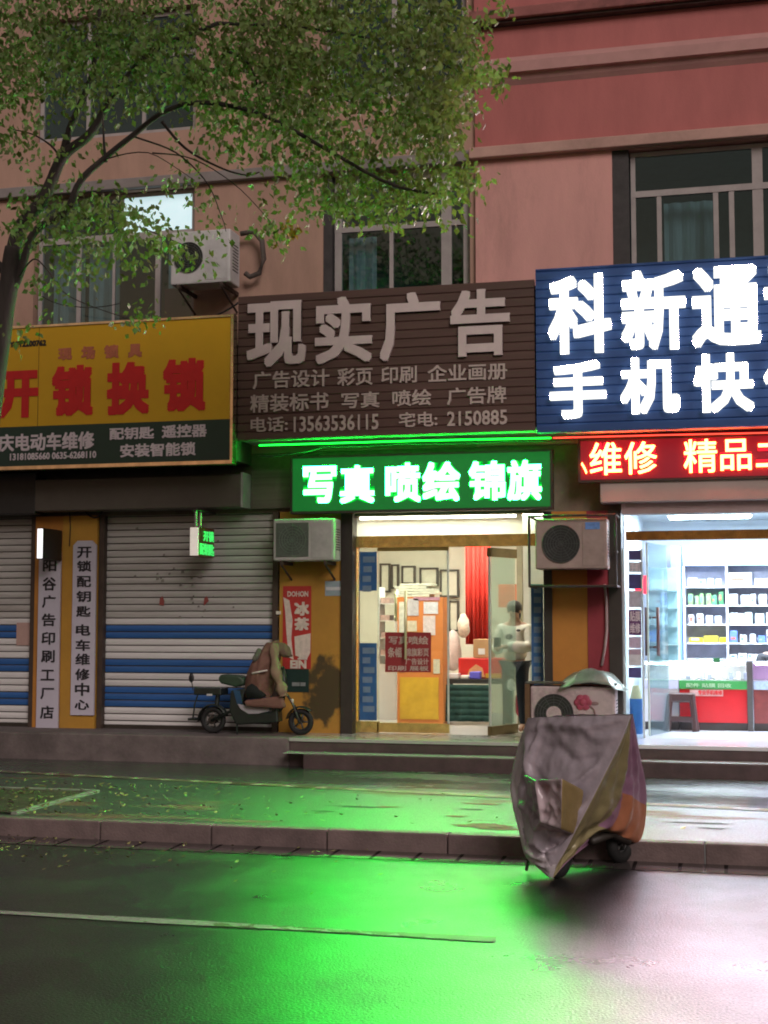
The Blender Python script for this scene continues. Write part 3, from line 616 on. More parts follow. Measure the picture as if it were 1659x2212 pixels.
# open door leaf
pa, pb = Vector((W(1057, 1400, -.05).x, -.05)), Vector((W(1114, 1400, .5).x, .5)); dv = (pb - pa); dl = dv.length; ang = math.atan2(dv.y, dv.x)
od = thing('open_leaf', None, None, (pa.x, pa.y, .48)); del_ = od; od.rotation_euler.z = ang; od.parent = bld; od.location = Vector((pa.x, pa.y, .48)) - bld.location; od.name = 'open_glass_door'
MB().box(0, dl, -.006, .006, .12, 2.13).build('leaf_pane', M_greenglass, od, local=True)
MB().box(0, dl, -.03, .03, .01, .118).build('door_rail', mat('dark_brass', (.16, .12, .05), .35, metal=.6, var=.2), od, local=True)
MB().box(0, dl, -.03, .03, 2.132, 2.24).build('door_rail', MATS['dark_brass'], od, local=True)
MB().box(0, .018, -.012, .012, .12, 2.13).build('door_edge', MATS['pale_glass_edge'], od, local=True)
# right side strip with blue poster
q = ext(1148, 1262, 1174, 1484, DY); fr = MB().box(q[0] - .02, X2R, DY - .005, DY + .005, .5, z0 - .15).build('side_pane', M_clear, shopfront)
MB().box(q[0], q[1], DY - .012, DY - .008, q[2], q[3]).build('blue_poster', M_bluep1, fr)
for k in range(10): r = ext(1153, 1268 + k * 21.5, 1169, 1281 + k * 21.5, DY - .016); MB().box(r[0], r[1], DY - .015, DY - .0125, r[2], r[3]).build('poster_print', M_bluep2, fr)

# things inside the printing shop
def hang(name, m, px, Y, d, label, cat, group=None, bevel=0):
    x0, x1, z0, z1 = ext(*px, Y); t = thing(name, label, cat, ((x0 + x1) / 2, Y, z0), group); return t, x0, x1, z0, z1
M_frame = mat('dark_wood_frame', (.05, .045, .035), .4, var=.2)
M_paper = mat('framed_paper', (.66, .64, .52), .6, var=.1, scale=8)
FL = ['widest pale certificate in a dark frame, first of the row high on the back wall', 'narrow certificate frame hung beside the widest one high on the back wall', 'dark framed certificate in the middle of the row high on the back wall', 'dark framed certificate right of the middle of the row on the back wall', 'large dark frame at the right end of the row high on the back wall', 'tall dark double frame hung low beside the red curtain']
for lab, px in zip(FL, ((820, 1217, 843, 1280), (845, 1219, 861, 1272), (867, 1222, 897, 1262), (906, 1226, 946, 1266), (950, 1230, 991, 1290), (968, 1297, 991, 1364))):
    x0, x1, z0, z1 = ext(*px, 4.14); t = thing('picture_frame', lab, 'picture frame', ((x0 + x1) / 2, 4.18, z0), 'frames on the back wall'); e = .028
    MB().box(x0, x1, 4.13, 4.198, z1 - e, z1).box(x0, x1, 4.13, 4.198, z0, z0 + e).box(x0, x0 + e, 4.13, 4.198, z0 + e, z1 - e).box(x1 - e, x1, 4.13, 4.198, z0 + e, z1 - e).build('frame', M_frame, t)
    MB().box(x0 + e, x1 - e, 4.16, 4.19, z0 + e, z1 - e).build('picture', M_paper, t)
# red curtain
x0, x1, z0, z1 = ext(1006, 1172, 1060, 1392, 2.9); b = MB(); n = 36
vs = [(x0 + (x1 - x0) * i / n, 2.9 + .022 * math.sin(i * .95) + .01 * math.sin(i * 2.3)) for i in range(n + 1)]
for (xa, ya), (xb, yb) in zip(vs, vs[1:]): b.quad((xa, ya, z0), (xb, yb, z0), (xb, yb, 3.2), (xa, ya, 3.2))
cu = b.build('red_curtain', mat('red_cloth', (.66, .045, .03), .8, var=.06), smooth=True); so_ = cu.modifiers.new('cloth', 'SOLIDIFY'); so_.thickness = .006
tag(cu, 'tall bright red curtain hanging inside the printing shop', 'curtain')
# orange display cabinet with posters
YC = 1.5; x0, x1, z0, z1 = ext(858, 1290, 957, 1564, YC); z0 = .48; zm = W(905, 1455, YC).z
cb = thing('display_cabinet', 'orange poster board cabinet with a yellow lower panel behind the glass door', 'display cabinet', ((x0 + x1) / 2, YC, .48))
M_cabor = mat('orange_board', (.62, .20, .05), .5, var=.08); M_cabye = mat('yellow_board', (.62, .36, .03), .45, var=.2, scale=4)
MB().box(x0, x1, YC, YC + .4, zm, z1).build('poster_board', M_cabor, cb); MB().box(x0, x1, YC, YC + .4, .48, zm).build('lower_cabinet', M_cabor, cb)
MB().box(x0 + .04, x1 - .06, YC - .012, YC, .56, zm - .05).build('yellow_panel', M_cabye, cb)
for px, col in (((880, 1293, 904, 1330), (.50, .46, .50)), ((915, 1300, 946, 1326), (.62, .60, .66)), ((914, 1330, 940, 1372), (.66, .55, .56)), ((880, 1341, 900, 1364), (.6, .52, .40)), ((862, 1300, 876, 1452), (.62, .60, .52)), ((936, 1424, 950, 1455), (.62, .55, .42)), ((893, 1290, 950, 1297), (.45, .22, .30))):
    q = ext(*px, YC - .01); MB().box(q[0], q[1], YC - .010, YC, q[2], q[3]).build('poster', mat('poster_%d' % int(col[0] * 97 + col[2] * 991), col, .5, var=.2, scale=18), cb)
x0_, x1_, z0_, z1_ = ext(836, 1253, 956, 1287, YC + .1)
rb = thing('parcel_stack', 'flat pile of folded banners on top of the orange cabinet', 'banner pile', ((x0_ + x1_) / 2, YC + .2, z1))
b = MB(); zz = z1 + .002
for k in range(5): d = random.uniform(-.05, .05); b.box(x0 + d, x1 + d - random.uniform(0, .2), YC + .02, YC + .36, zz + .001, zz + .035); zz += .036
b.build('folded_banner', mat('pale_folded_banner', (.60, .60, .50), .6, var=.25, scale=9), rb, bevel=.008)
# side shelf with papers left of the cabinet
x0, x1, z0, z1 = ext(817, 1285, 856, 1400, 2.4); sh = thing('paper_rack', 'pale rack of papers against the side wall behind the glass door', 'paper rack', ((x0 + x1) / 2, 2.4, .48))
MB().box(x0, x1, 2.4, 2.75, .48, 1.25).build('rack_body', M_gloss_white, sh)
for k in range(4): MB().box(x0, x1, 2.4, 2.7, 1.36 + k * .24, 1.375 + k * .24).build('rack_shelf', M_white, sh); MB().box(x0 + .03, x1 - .1, 2.42, 2.68, 1.376 + k * .24, 1.45 + k * .24).build('paper_pile', mat('pinkish_papers', (.62, .45, .42), .7, var=.3, scale=20), sh)
for xx in (x0, x1 - .02): MB().box(xx, xx + .02, 2.4, 2.72, 1.251, 2.32).build('rack_upright', M_white, sh)
# table with dark green cloth
TY = 1.75; x0, x1, z0, z1 = ext(958, 1466, 1056, 1563, TY); TZ = W(1000, 1467, TY).z
tb = thing('shop_table', 'dark topped table in the printing shop, half hidden by a green cloth', 'table', ((x0 + x1) / 2, TY + .35, .48))
MB().box(x0 - .06, x1 + .25, TY, TY + .75, TZ - .06, TZ).build('tabletop', mat('dark_table_top', (.03, .03, .03), .4), tb)
for lx in (x0 - .03, x1 + .2):
    for ly in (TY + .04, TY + .70): MB().box(lx - .02, lx + .02, ly - .02, ly + .02, .48, TZ - .061).build('leg', M_darkpost, tb)
b = MB(); n = 40; zt_ = TZ - .07
for i in range(n):
    f0, f1 = i / n, (i + 1) / n
    g = lambda f: (x0 + .02 + (x1 - x0 + .02) * f, TY - .03 - .035 * (1 + math.sin(f * 21)) * .6)
    (xa, ya), (xb, yb) = g(f0), g(f1)
    for k in range(6):
        s0, s1 = k / 6, (k + 1) / 6; sp = lambda y, s: TY - .025 + (y - TY) * (.3 + .9 * s)
        za, zb = zt_ - (zt_ - .53) * s0, zt_ - (zt_ - .53) * s1
        b.quad((xa, sp(ya, s1), zb), (xb, sp(yb, s1), zb), (xb, sp(yb, s0), za), (xa, sp(ya, s0), za))
cl = b.build('green_cloth', mat('dark_green_cloth', (.010, .05, .042), .8, var=.15), smooth=True); tag(cl, 'dark green cloth hanging down the front of the shop table', 'cloth'); cl.modifiers.new('cloth', 'SOLIDIFY').thickness = .006
def carton(px, Y, d, m, name, label, cat, z=None, rz=0):
    x0, x1, z0, z1 = ext(*px, Y); h = z1 - z0; z0 = TZ if z is None else z
    t = thing(name, label, cat, ((x0 + x1) / 2, Y + d / 2, z0))
    MB().box(x0, x1, Y, Y + d, z0 + .001, z0 + h).build('body', m, t, bevel=.012); return t, x0, x1, z0, z0 + h
M_card = mat('cardboard', (.42, .25, .12), .8, var=.1)
t, x0, x1, z0, z1 = carton((990, 1423, 1084, 1467), TY + .22, .4, mat('red_gift_bag', (.60, .025, .02), .45, var=.1), 'red_gift_box', 'red and gold gift box on the table under the curtain', 'gift box')
MB().prism([(x0 + .12, z0 + .02), (x0 + .36, z0 + .02), (x0 + .33, z0 + .14), (x0 + .24, z0 + .19), (x0 + .15, z0 + .12)], TY + .21, TY + .218).build('gold_print', mat('gold_print', (.75, .38, .16), .4), t)
MB().box(x0 + .37, x1 - .01, TY + .211, TY + .219, z0 + .01, z0 + .07).build('gold_band', mat('gold_band', (.65, .36, .04), .4), t)
t, x0, x1, z0, z1 = carton((1022, 1383, 1062, 1424), TY + .26, .3, M_card, 'cardboard_box', 'brown cardboard box with a white label on top of the red gift box', 'box', z=z1)
MB().box(x0 + .07, x0 + .16, TY + .254, TY + .259, z0 + .05, z0 + .13).build('label', M_white, t)
t, *_ = carton((1014, 1460, 1037, 1476), TY + .02, .14, mat('blue_violet_box', (.10, .09, .50), .5), 'blue_box', 'small violet blue box at the front of the shop table', 'box')
t, *_ = carton((962, 1462, 990, 1474), TY + .05, .2, M_gloss_white, 'paper_stack', 'loose white papers on the left end of the shop table', 'papers')
t, *_ = carton((994, 1466, 1012, 1474), TY + .03, .12, mat('cream_pad', (.7, .66, .6), .6), 'note_pad', 'cream note pad beside the violet blue box', 'note pad')
# hanging bag by the curtain and coat
def soft(name, px, Y, m, label, cat, dy=.07):
    x0, x1, z0, z1 = ext(*px, Y); c = Vector(((x0 + x1) / 2, Y, (z0 + z1) / 2)); b = MB(); b.ball(c, ((x1 - x0) / 2, dy, (z1 - z0) / 2), 18, 12)
    for v in b.b.verts:
        d = v.co - c; n_ = mnoise.noise(v.co * 9) * .25 + mnoise.noise(v.co * 22) * .1; v.co = c + Vector((d.x * (1 + n_) * (1.15 - .35 * (d.z / (z1 - z0) + .5)), d.y * (1 + n_), d.z))
    o = b.build(name, m, None, smooth=True); return tag(o, label, cat)
soft('hanging_bag', (988, 1325, 1015, 1378), 2.7, mat('white_plastic_bag', (.66, .60, .50), .4, var=.35, scale=14), 'small white plastic bag hanging at the left edge of the red curtain', 'bag')
soft('hanging_coat', (958, 1360, 998, 1450), 3.2, mat('pale_pink_cloth', (.62, .50, .46), .8, var=.2), 'pale pinkish coat hanging on the back wall above the table', 'coat')
soft('crumpled_bag', (1095, 1466, 1114, 1492), .62, mat('white_crumpled_plastic', (.7, .7, .68), .35, var=.3, scale=20), 'crumpled white plastic bag behind the open glass door', 'bag', .05)
soft('red_bag', (1112, 1494, 1131, 1548), .75, mat('crimson_bag', (.45, .02, .06), .5), 'crimson bag on the floor behind the standing person', 'bag', .1)
MB().box(W(1116, 1300, 1.9).x, W(1128, 1300, 1.9).x, 1.9, 2.0, .48, 3.3).build('inner_post', mat('khaki_post', (.22, .20, .13), .6), bld)
MB().box(W(1129, 1300, 2.4).x, 2.42, 2.4, 2.45, .48, 3.3).build('partition', mat('pale_partition', (.50, .52, .48), .6, var=.05), bld)
q = ext(1077, 1262, 1116, 1312, 2.6); tag(MB().box(q[0], q[1], 2.6, 2.63, q[2], q[3]).build('wall_poster', mat('orange_red_poster', (.55, .16, .08), .6, var=.1)), 'orange red poster on the wall above the person', 'poster')

# ------------------------------------------------------------------ phone shop front and interior
SY = .10
x0, x1, z0, z1 = ext(1352, 1146, 1659, 1166, SY); x1 = 6.5
sf3 = MB().box(x0, x1, SY - .05, SY + .05, z0, z1).build('shopfront', mat('dark_gilt_bar', (.45, .26, .08), .2, metal=.9, var=.45, scale=6, bump=.4, bscale=8), bld)
MB().box(x0 - .02, x1, SY - .005, SY + .005, z1, 3.14).build('transom_pane', M_clear, sf3)
x0, x1, z0, z1 = ext(1296, 1031, 1659, 1082, -.26); MB().box(x0, 6.5, -.26, .05, z0, z1).build('shutter_box', mat('pale_pinkish_sheet', (.42, .33, .30), .5, var=.1, scale=2), bld, bevel=.012)
x0, x1, z0, z1 = ext(1342, 1083, 1659, 1108, -.14); MB().box(x0, 6.5, -.14, .05, z0, z1 - .004).build('shutter_slot', mat('pinkish_slot', (.36, .26, .25), .5, var=.1), bld)
q = ext(1350, 1186, 1387, 1592, SY); sp = MB().box(q[0], q[1], SY - .005, SY + .005, .49, q[3]).build('side_pane', M_clear, sf3)
MB().box(q[0] - .02, q[0], SY - .03, SY + .03, .49, q[3]).box(q[1], q[1] + .02, SY - .03, SY + .03, .49, q[3]).build('pane_frame', mat('pale_frame', (.5, .55, .55), .4), sp)
cols = [((.06, .05, .16), 1189, 1210), ((.5, .5, .55), 1214, 1236), ((.06, .05, .18), 1240, 1272), ((.5, .48, .55), 1276, 1312), ((.14, .05, .16), 1317, 1372), ((.55, .45, .58), 1376, 1400), ((.40, .30, .36), 1402, 1430), ((.6, .6, .62), 1414, 1438), ((.07, .06, .2), 1442, 1464)]
for i, (c, y0, y1) in enumerate(cols):
    r = ext(1358, y0, 1385, y1, SY - .012); MB().box(r[0], r[1], SY - .012 - .001 * (i % 2), SY - .008, r[2], r[3]).build('sticker', mat('pane_sticker_%d' % i, c, .5, var=.2, scale=12), sp)
letters([('手机', (1361, 1216, 1383, 1234)), ('贴膜', (1361, 1320, 1383, 1342)), ('维修', (1361, 1346, 1383, 1368))], SY - .014, M_lilac, sp, .002, .02)
# inward opened glass door with wooden pulls
ha, hb = Vector((W(1400, 1400, .15).x, .15)), Vector((W(1443, 1400, .85).x, .85)); dv = hb - ha; dl3 = dv.length
d3 = thing('open_glass_door', None, None, (0, 0, 0)); d3.parent = bld; d3.location = Vector((ha.x, ha.y, .486)) - bld.location; d3.rotation_euler.z = math.atan2(dv.y, dv.x)
MB().box(0, dl3, -.006, .006, .02, 2.28).build('leaf_pane', glass('milky_lower_glass', (.90, .94, .95), .06, .03, body=.10, bodycol=(.5, .55, .55)), d3, local=True)
MB().box(-.002, .012, -.01, .01, .02, 2.28).build('door_edge', MATS['pale_glass_edge'], d3, local=True)
for s in (-1, 1):
    b = MB(); xh = .16
    b.cyl((xh, s * .07, .95), (xh, s * .07, 1.52), .02, 12)
    for zz in (1.05, 1.40): b.cyl((xh, s * .07, zz), (xh, s * .006, zz), .012, 8)
    b.build('handle', mat('wooden_pull', (.16, .07, .06), .4), d3, smooth=True, local=True)
# white shelf unit
HY = 3.55; x0, x1, z0, z1 = ext(1483, 1222, 1659, 1440, HY); x1 = 6.6; z0 = .486
su = thing('shelf_unit', 'large white open shelf unit behind the phone shop counter', 'shelf unit', ((x0 + x1) / 2, HY, .486))
xd = W(1571, 1330, HY).x; bz = [W(1520, y, HY).z for y in (1423, 1388.5, 1348, 1307, 1267)]; ztop = W(1520, 1222, HY).z
MB().box(x0 - .03, x1, HY + .30, HY + .33, .486, ztop).build('back_panel', mat('grey_lilac_panel', (.48, .48, .58), .6), su)
for xx in (x0 - .03, xd, xd + .85, xd + 1.7): MB().box(xx - .015, xx + .015, HY, HY + .30, .486, ztop).build('upright', M_gloss_white, su)
for zz in bz: MB().box(x0, x1, HY + .003, HY + .298, zz - .018, zz).build('shelf_board', M_gloss_white, su)
MB().box(x0 - .03, x1, HY - .02, HY + .33, ztop + .001, ztop + .22).build('top_panel', mat('pale_blue_panel', (.45, .56, .80), .4), su)
MB().box(x0 - .2, x0 - .06, HY - .1, HY + .3, .486, 2.9).build('side_panel', mat('blue_panel', (.20, .35, .75), .4), su)
def goods(xa, xb, z, cols, hs, wd, label, grp, name='goods_box', cat='box', n=99):
    x = xa + .03; k = 0
    while x < xb - .06 and k < n:
        w_ = random.uniform(*wd); h = random.uniform(*hs); c = random.choice(cols)
        t = MB().box(x, min(x + w_, xb - .02), HY + .04, HY + .16, z + .002, z + h).build(name, mat('goods_%d_%d_%d' % tuple(int(v * 100) for v in c), c, .4, var=.15, scale=25), None, bevel=.004)
        tag(t, label, cat, grp)
        if random.random() < .75:
            pw, ph = w_ * random.uniform(.3, .7), h * random.uniform(.2, .5); px_, pz_ = x + w_ * .12, z + h * random.uniform(.25, .45); MB().box(px_, min(px_ + pw, xb - .025), HY + .0365, HY + .0385, pz_, pz_ + ph).build('printed_label', mat('print_%d' % random.randint(0, 4), random.choice([(.10, .12, .16), (.12, .25, .5), (.5, .12, .08), (.3, .32, .34), (.15, .35, .2)]), .5, var=.4, scale=60), t)
        x += w_ + random.uniform(.008, .05); k += 1
Wt = [(.75, .76, .78), (.68, .70, .72), (.72, .72, .66)]
goods(x0, xd, bz[4], Wt, (.10, .16), (.07, .14), 'white boxed gadget on the top shelf above the green packs', 'white boxes on the top left shelf')
goods(xd, x1, bz[4], Wt, (.08, .2), (.1, .4), 'white box on the top shelf right of the upright', 'white boxes on the top right shelf')
goods(x0, xd, bz[3], [(.05, .20, .08), (.07, .26, .12), (.20, .40, .12)], (.13, .19), (.05, .07), 'green pack in the green row on the second shelf', 'green packs on the second shelf')
goods(xd, x1, bz[3], Wt + [(.06, .08, .25)], (.12, .19), (.06, .12), 'white or navy box on the second shelf right of the green packs', 'boxes right of the green packs')
goods(x0, xd, bz[2], Wt + [(.10, .20, .14), (.72, .75, .85)], (.11, .18), (.05, .10), 'upright phone accessory box on the third shelf under the green packs', 'boxes on the third shelf')
goods(xd, x1, bz[2], Wt + [(.60, .75, .78)], (.11, .18), (.07, .12), 'pale box on the third shelf right of the upright', 'pale boxes on the right of the third shelf')
goods(x0, xd, bz[1], [(.70, .58, .02), (.66, .50, .04)], (.07, .10), (.12, .2), 'yellow tray on the shelf below the accessory boxes', 'yellow trays on the fourth shelf', 'yellow_tray', 'tray')
goods(xd, x1, bz[1], Wt + [(.10, .18, .5)], (.10, .19), (.07, .12), 'pale box on the fourth shelf right of the yellow trays', 'boxes right of the yellow trays')
goods(xd, x1, bz[0], Wt, (.05, .12), (.08, .14), 'low white box on the bottom open shelf', 'low boxes on the bottom shelf')
# glass showcase along the left wall
q = ext(1400, 1225, 1466, 1436, 2.3); gc = thing('glass_showcase', 'tall pale glass showcase cabinet left of the shelf unit', 'showcase', ((q[0] + q[1]) / 2, 2.3, .486))
M_casefr = mat('pale_aqua_frame', (.55, .68, .70), .35)
for xx in (q[0], (q[0] + q[1]) / 2, q[1]): MB().box(xx - .012, xx + .012, 2.29, 2.32, .5, q[3]).build('upright', M_casefr, gc)
MB().box(q[0] + .013, q[1] - .013, 2.301, 2.309, 1.3, q[3] - .03).build('pane', M_clear, gc)
for zz in (1.30, 1.52, 1.76, 2.0, 2.24): MB().box(q[0], q[1], 2.325, 2.60, zz, zz + .014).build('glass_shelf', M_casefr, gc)
MB().box(q[0], q[1], 2.325, 2.6, .49, 1.29).build('lower_cabinet', M_gloss_white, gc); MB().box(q[0], q[1], 2.61, 2.63, .49, q[3]).build('back_panel', mat('aqua_panel', (.42, .60, .66), .5), gc)
# counters
KY = 1.45; KX0, KX1, kz0, kz1 = ext(1468, 1430, 1614, 1578, KY); kz0 = .486; zz1, zz2, zz3 = (W(1540, y, KY).z for y in (1471, 1489, 1561))
def counter(x0, x1, red, label, lit, litm):
    t = thing('display_counter', label, 'counter', ((x0 + x1) / 2, KY + .25, .486))
    MB().box(x0, x1, KY + .04, KY + .5, .486, zz3).build('plinth', mat('brown_plinth', (.05, .04, .035), .5), t)
    MB().box(x0, x1, KY + .01, KY + .5, zz3, zz2).build('front_panel', red, t)
    MB().box(x0, x1, KY, KY + .5, zz2 + .001, zz1).build('edge_band', lit, t)
    MB().box(x0, x1, KY + .02, KY + .5, zz1 + .001, zz1 + .012).build('case_floor', M_gloss_white, t)
    MB().box(x0, x1, KY + .47, KY + .5, zz1 + .013, kz1 - .02).build('case_back', M_gloss_white, t)
    MB().box(x0, x1, KY, KY + .5, kz1 - .019, kz1).build('counter_top', M_gloss_white, t)
    MB().box(x0 + .02, x1 - .02, KY + .004, KY + .012, zz1 + .002, kz1 - .02).build('pane', M_clear, t)
    MB().box(x0 + .03, x1 - .03, KY + .03, KY + .05, kz1 - .034, kz1 - .02).build('case_lamp', litm, t)
    return t
M_caselight = glow('case_tube', (.92, .95, 1), 60)
k1 = counter(KX0, KX1, mat('glossy_red_panel', (.55, .02, .025), .3, var=.05), 'phone shop counter with lit glass case, green band and glossy red front', mat('green_band', (.05, .28, .07), .4, var=.1), M_caselight)
r = ext(1490, 1489, 1562, 1503, KY); MB().box(r[0], r[1], KY + .002, KY + .009, r[2] - .004, r[3] - .006).build('paper_strip', mat('pinkish_strip', (.7, .45, .42), .5), k1)
letters([('专业手机维修', (1508, 1491, 1560, 1501))], KY + .0018, M_red, k1, .002, .02)
letters([('配件 贴膜 回收', (1482, 1476, 1580, 1485))], KY - .001, mat('pale_green_print', (.45, .62, .40), .5), k1, .002, .02)
MB().box(KX1 + .002, KX1 + .07, KY - .02, KY + .5, .486, kz1 + .01).build('end_post', mat('dark_taupe_post', (.07, .06, .055), .5), k1)
counter(KX1 + .08, 6.4, mat('brown_red_panel', (.20, .04, .035), .4, var=.3), 'second phone shop counter with violet lit case at the right edge', mat('pale_blue_band', (.45, .58, .75), .4, var=.3, scale=20), glow('violet_tube', (.85, .45, 1), 35))
counter(ext(1390, 1430, 1464, 1578, KY)[0], KX0 - .012, M_gloss_white, 'plain white counter end behind the open glass door', mat('pale_lilac_band', (.6, .6, .75), .4), M_caselight)
for i in range(9):
    xx = KX0 + .08 + i * .088; hh = random.uniform(.04, .12)
    tag(MB().box(xx, xx + .05, KY + .12, KY + .14, zz1 + .0125, zz1 + hh).build('phone', mat('phone_case_%d' % (i % 3), ((.25, .28, .36), (.7, .72, .78), (.40, .44, .6))[i % 3], .3), None, bevel=.004), 'small phone standing on show inside the lit counter case', 'phone', 'phones in the counter case')
tag(MB().box(KX0 + .42, KX0 + .50, KY - .006, KY + .05, kz1 + .001, kz1 + .05).build('card_holder', mat('dark_green_plastic', (.03, .14, .05), .4)), 'small dark green card holder on the counter top', 'card holder')
# plastic stool
c = G(1472, 1580, .486); st = thing('plastic_stool', 'dark brown plastic stool standing in the phone shop entrance', 'stool', (c.x, c.y + .15, .486)); M_stool = mat('brown_plastic', (.06, .032, .03), .28, var=.15)
for sx_ in (-1, 1):
    for sy_ in (-1, 1): MB().tube([(c.x + sx_ * .175, c.y + .15 + sy_ * .155, .487), (c.x + sx_ * .135, c.y + .15 + sy_ * .12, .92)], [.046, .040], 8).build('leg', M_stool, st)
MB().box(c.x - .16, c.x + .17, c.y + .0, c.y + .30, .84, .95).build('seat', M_stool, st, bevel=.02)
b = MB()
for zz in (.60,): b.box(c.x - .15, c.x + .15, c.y + .0, c.y + .03, zz, zz + .07).box(c.x - .15, c.x + .15, c.y + .27, c.y + .30, zz, zz + .07).box(c.x - .165, c.x - .135, c.y + .031, c.y + .269, zz, zz + .07).box(c.x + .135, c.x + .165, c.y + .031, c.y + .269, zz, zz + .07)
b.build('stretcher', M_stool, st, bevel=.01)
# blue bin with cap behind the side pane, glowing red panel added for a reflection
q = ext(1359, 1510, 1387, 1574, .6); t = thing('water_dispenser', 'blue drum with a cream lid behind the stickered pane', 'drum', ((q[0] + q[1]) / 2, .7, .486)); cx = (q[0] + q[1]) / 2; rr = (q[1] - q[0]) / 2
MB().cyl((cx, .7, .487), (cx, .7, q[3]), rr, 24).build('drum', mat('blue_plastic', (.04, .16, .48), .35), t, smooth=False)
MB().cyl((cx, .7, q[3]), (cx, .7, q[3] + .16), rr * .95, 24, rr * .5).build('lid', mat('cream_plastic', (.65, .58, .36), .4), t)
q = ext(1371, 1243, 1402, 1283, .55); t = thing('red_reflection', 'small glowing red sign hanging behind the stickered pane', 'neon sign', ((q[0] + q[1]) / 2, .55, q[2]))  # added emissive piece imitating the red display mirrored in the shop glass
MB().box(q[0], q[1], .56, .58, q[2], q[3]).build('backing', mat('reflection_backing', (.3, .1, .12), .4), t)
letters([('维', (1371, 1243, 1386, 1283)), ('修', (1388, 1243, 1402, 1283))], .555, glow('reflection_red', (1, .03, .06), 3), t, .01, .06)

# ------------------------------------------------------------------ boards, posters and light boxes on the piers
BY = -.07
def vboard(px, chars, label, chamfer, lit_col, col):
    x0, x1, z0, z1 = ext(*px, BY); t = thing('vertical_board', label, 'name board', ((x0 + x1) / 2, BY, z0)); c = .06 if chamfer else 0
    pts = [(x0, z0), (x1, z0), (x1, z1 - c), (x1 - c, z1), (x0 + c, z1), (x0, z1 - c)] if c else [(x0, z0), (x1, z0), (x1, z1), (x0, z1)]
    MB().prism(pts, BY, BY + .03).build('board', mat('board_' + label.split()[1], col, .5, var=.06, scale=3), t)
    xm = (x0 + x1) / 2; hw = (x1 - x0) * .31
    for ch, ya, yb in chars:
        za, zb = W(px[0], yb, BY).z, W(px[0], ya, BY).z
        letters([(ch, (xm - hw, xm + hw, za, zb))], BY - .001, mat('black_paint', (.02, .02, .025), .5), t, .004, .022, xz=True)
    return t
Yr = [992 + .2894 * v for v in (655, 738, 758, 840, 872, 955, 984, 1066, 1096, 1176, 1232, 1316, 1346, 1430, 1450, 1535, 1562, 1648, 1668, 1765, 1795, 1868)]
vboard((155, 1168, 205, 1545), list(zip('开锁配钥匙电车维修中心', Yr[0::2], Yr[1::2])), 'white vertical name board with chamfered top, right of the pair', True, 0, (.56, .53, .62))
Yl = [992 + .2894 * v for v in (752, 838, 882, 980, 1016, 1108, 1152, 1245, 1290, 1384, 1424, 1516, 1570, 1650, 1706, 1790, 1840, 1935)]
vboard((81, 1192, 128, 1576), list(zip('阳谷广告印刷工厂店', Yl[0::2], Yl[1::2])), 'white_plain vertical name board reaching the ground, left of the pair'.replace('_plain', ''), False, 0, (.60, .55, .54))
# small projecting light boxes (thin box square to the wall: lit edge to the street, face along the street)
def lightbox(px_edge0, px_edge1, y0, y1, Yf, length, label, edge_m, face_m, rods=False):
    xa, xb, z0, z1 = ext(px_edge0, y0, px_edge1, y1, Yf); t = thing('light_box', label, 'light box', ((xa + xb) / 2, Yf, z0))
    MB().box(xa, xb, Yf, Yf + .02, z0, z1).build('lit_edge', edge_m, t, bevel=.006)
    MB().box(xa + .002, xb - .002, Yf + .021, Yf + length, z0 - .01, z1 + .012).build('body', face_m, t, bevel=.012)
    return t, xa, xb, z0, z1
t, xa, xb, z0, z1 = lightbox(80, 91, 1142, 1206, -.62, .55, 'black light box with a white lit edge above the left vertical board', mat('lit_white_edge', (.8, .8, .8), .5, emit=(1, .97, 1), est=.9), mat('switched_off_black_face', (.012, .010, .012), .5, var=.3))
t, xa, xb, z0, z1 = lightbox(410, 428, 1139, 1200, -.66, .56, 'small green and red light box hanging in front of the grey shutter', mat('cream_edge', (.70, .62, .55), .5, emit=(1, .9, .8), est=.30), mat('dull_red_face', (.16, .03, .012), .4, var=.1))
for yy in (-.60, -.45): MB().cyl(((xa + xb) / 2, yy, z1 + .012), ((xa + xb) / 2, yy, z1 + .20), .018, 10).build('hanger', M_steel, t)
MB().box((xa + xb) / 2 - .03, (xa + xb) / 2 + .03, -.66, .0, z1 + .20, z1 + .225).build('arm', M_darkpost, t)
b0 = len(bpy.data.objects)
def side_letters(body, y0, y1, za, zb, m, par, X):
    """lettering on a face that looks along +X"""
    o_ = bpy.data.objects; letters([(body, (y0, y1, za, zb))], 0, m, par, .006, .03, xz=True); o = [q for q in par.children if q.name.startswith('lettering')][-1]
    po = org(par)
    for v in o.data.vertices: c = v.co + po; v.co = Vector((X - c.y, c.x, c.z)) - po
gm = mat('lit_green_letters', (.1, .6, .2), .5, emit=(.06, .85, .16), est=.55)
yA, yB = -.66 + .03, -.66 + .55; hz = z1 - z0
side_letters('开锁', yA + .14, yB - .03, z0 + hz * .54, z0 + hz * .92, gm, t, xb); side_letters('配钥匙', yA + .02, yB - .02, z0 + hz * .04, z0 + hz * .46, gm, t, xb)
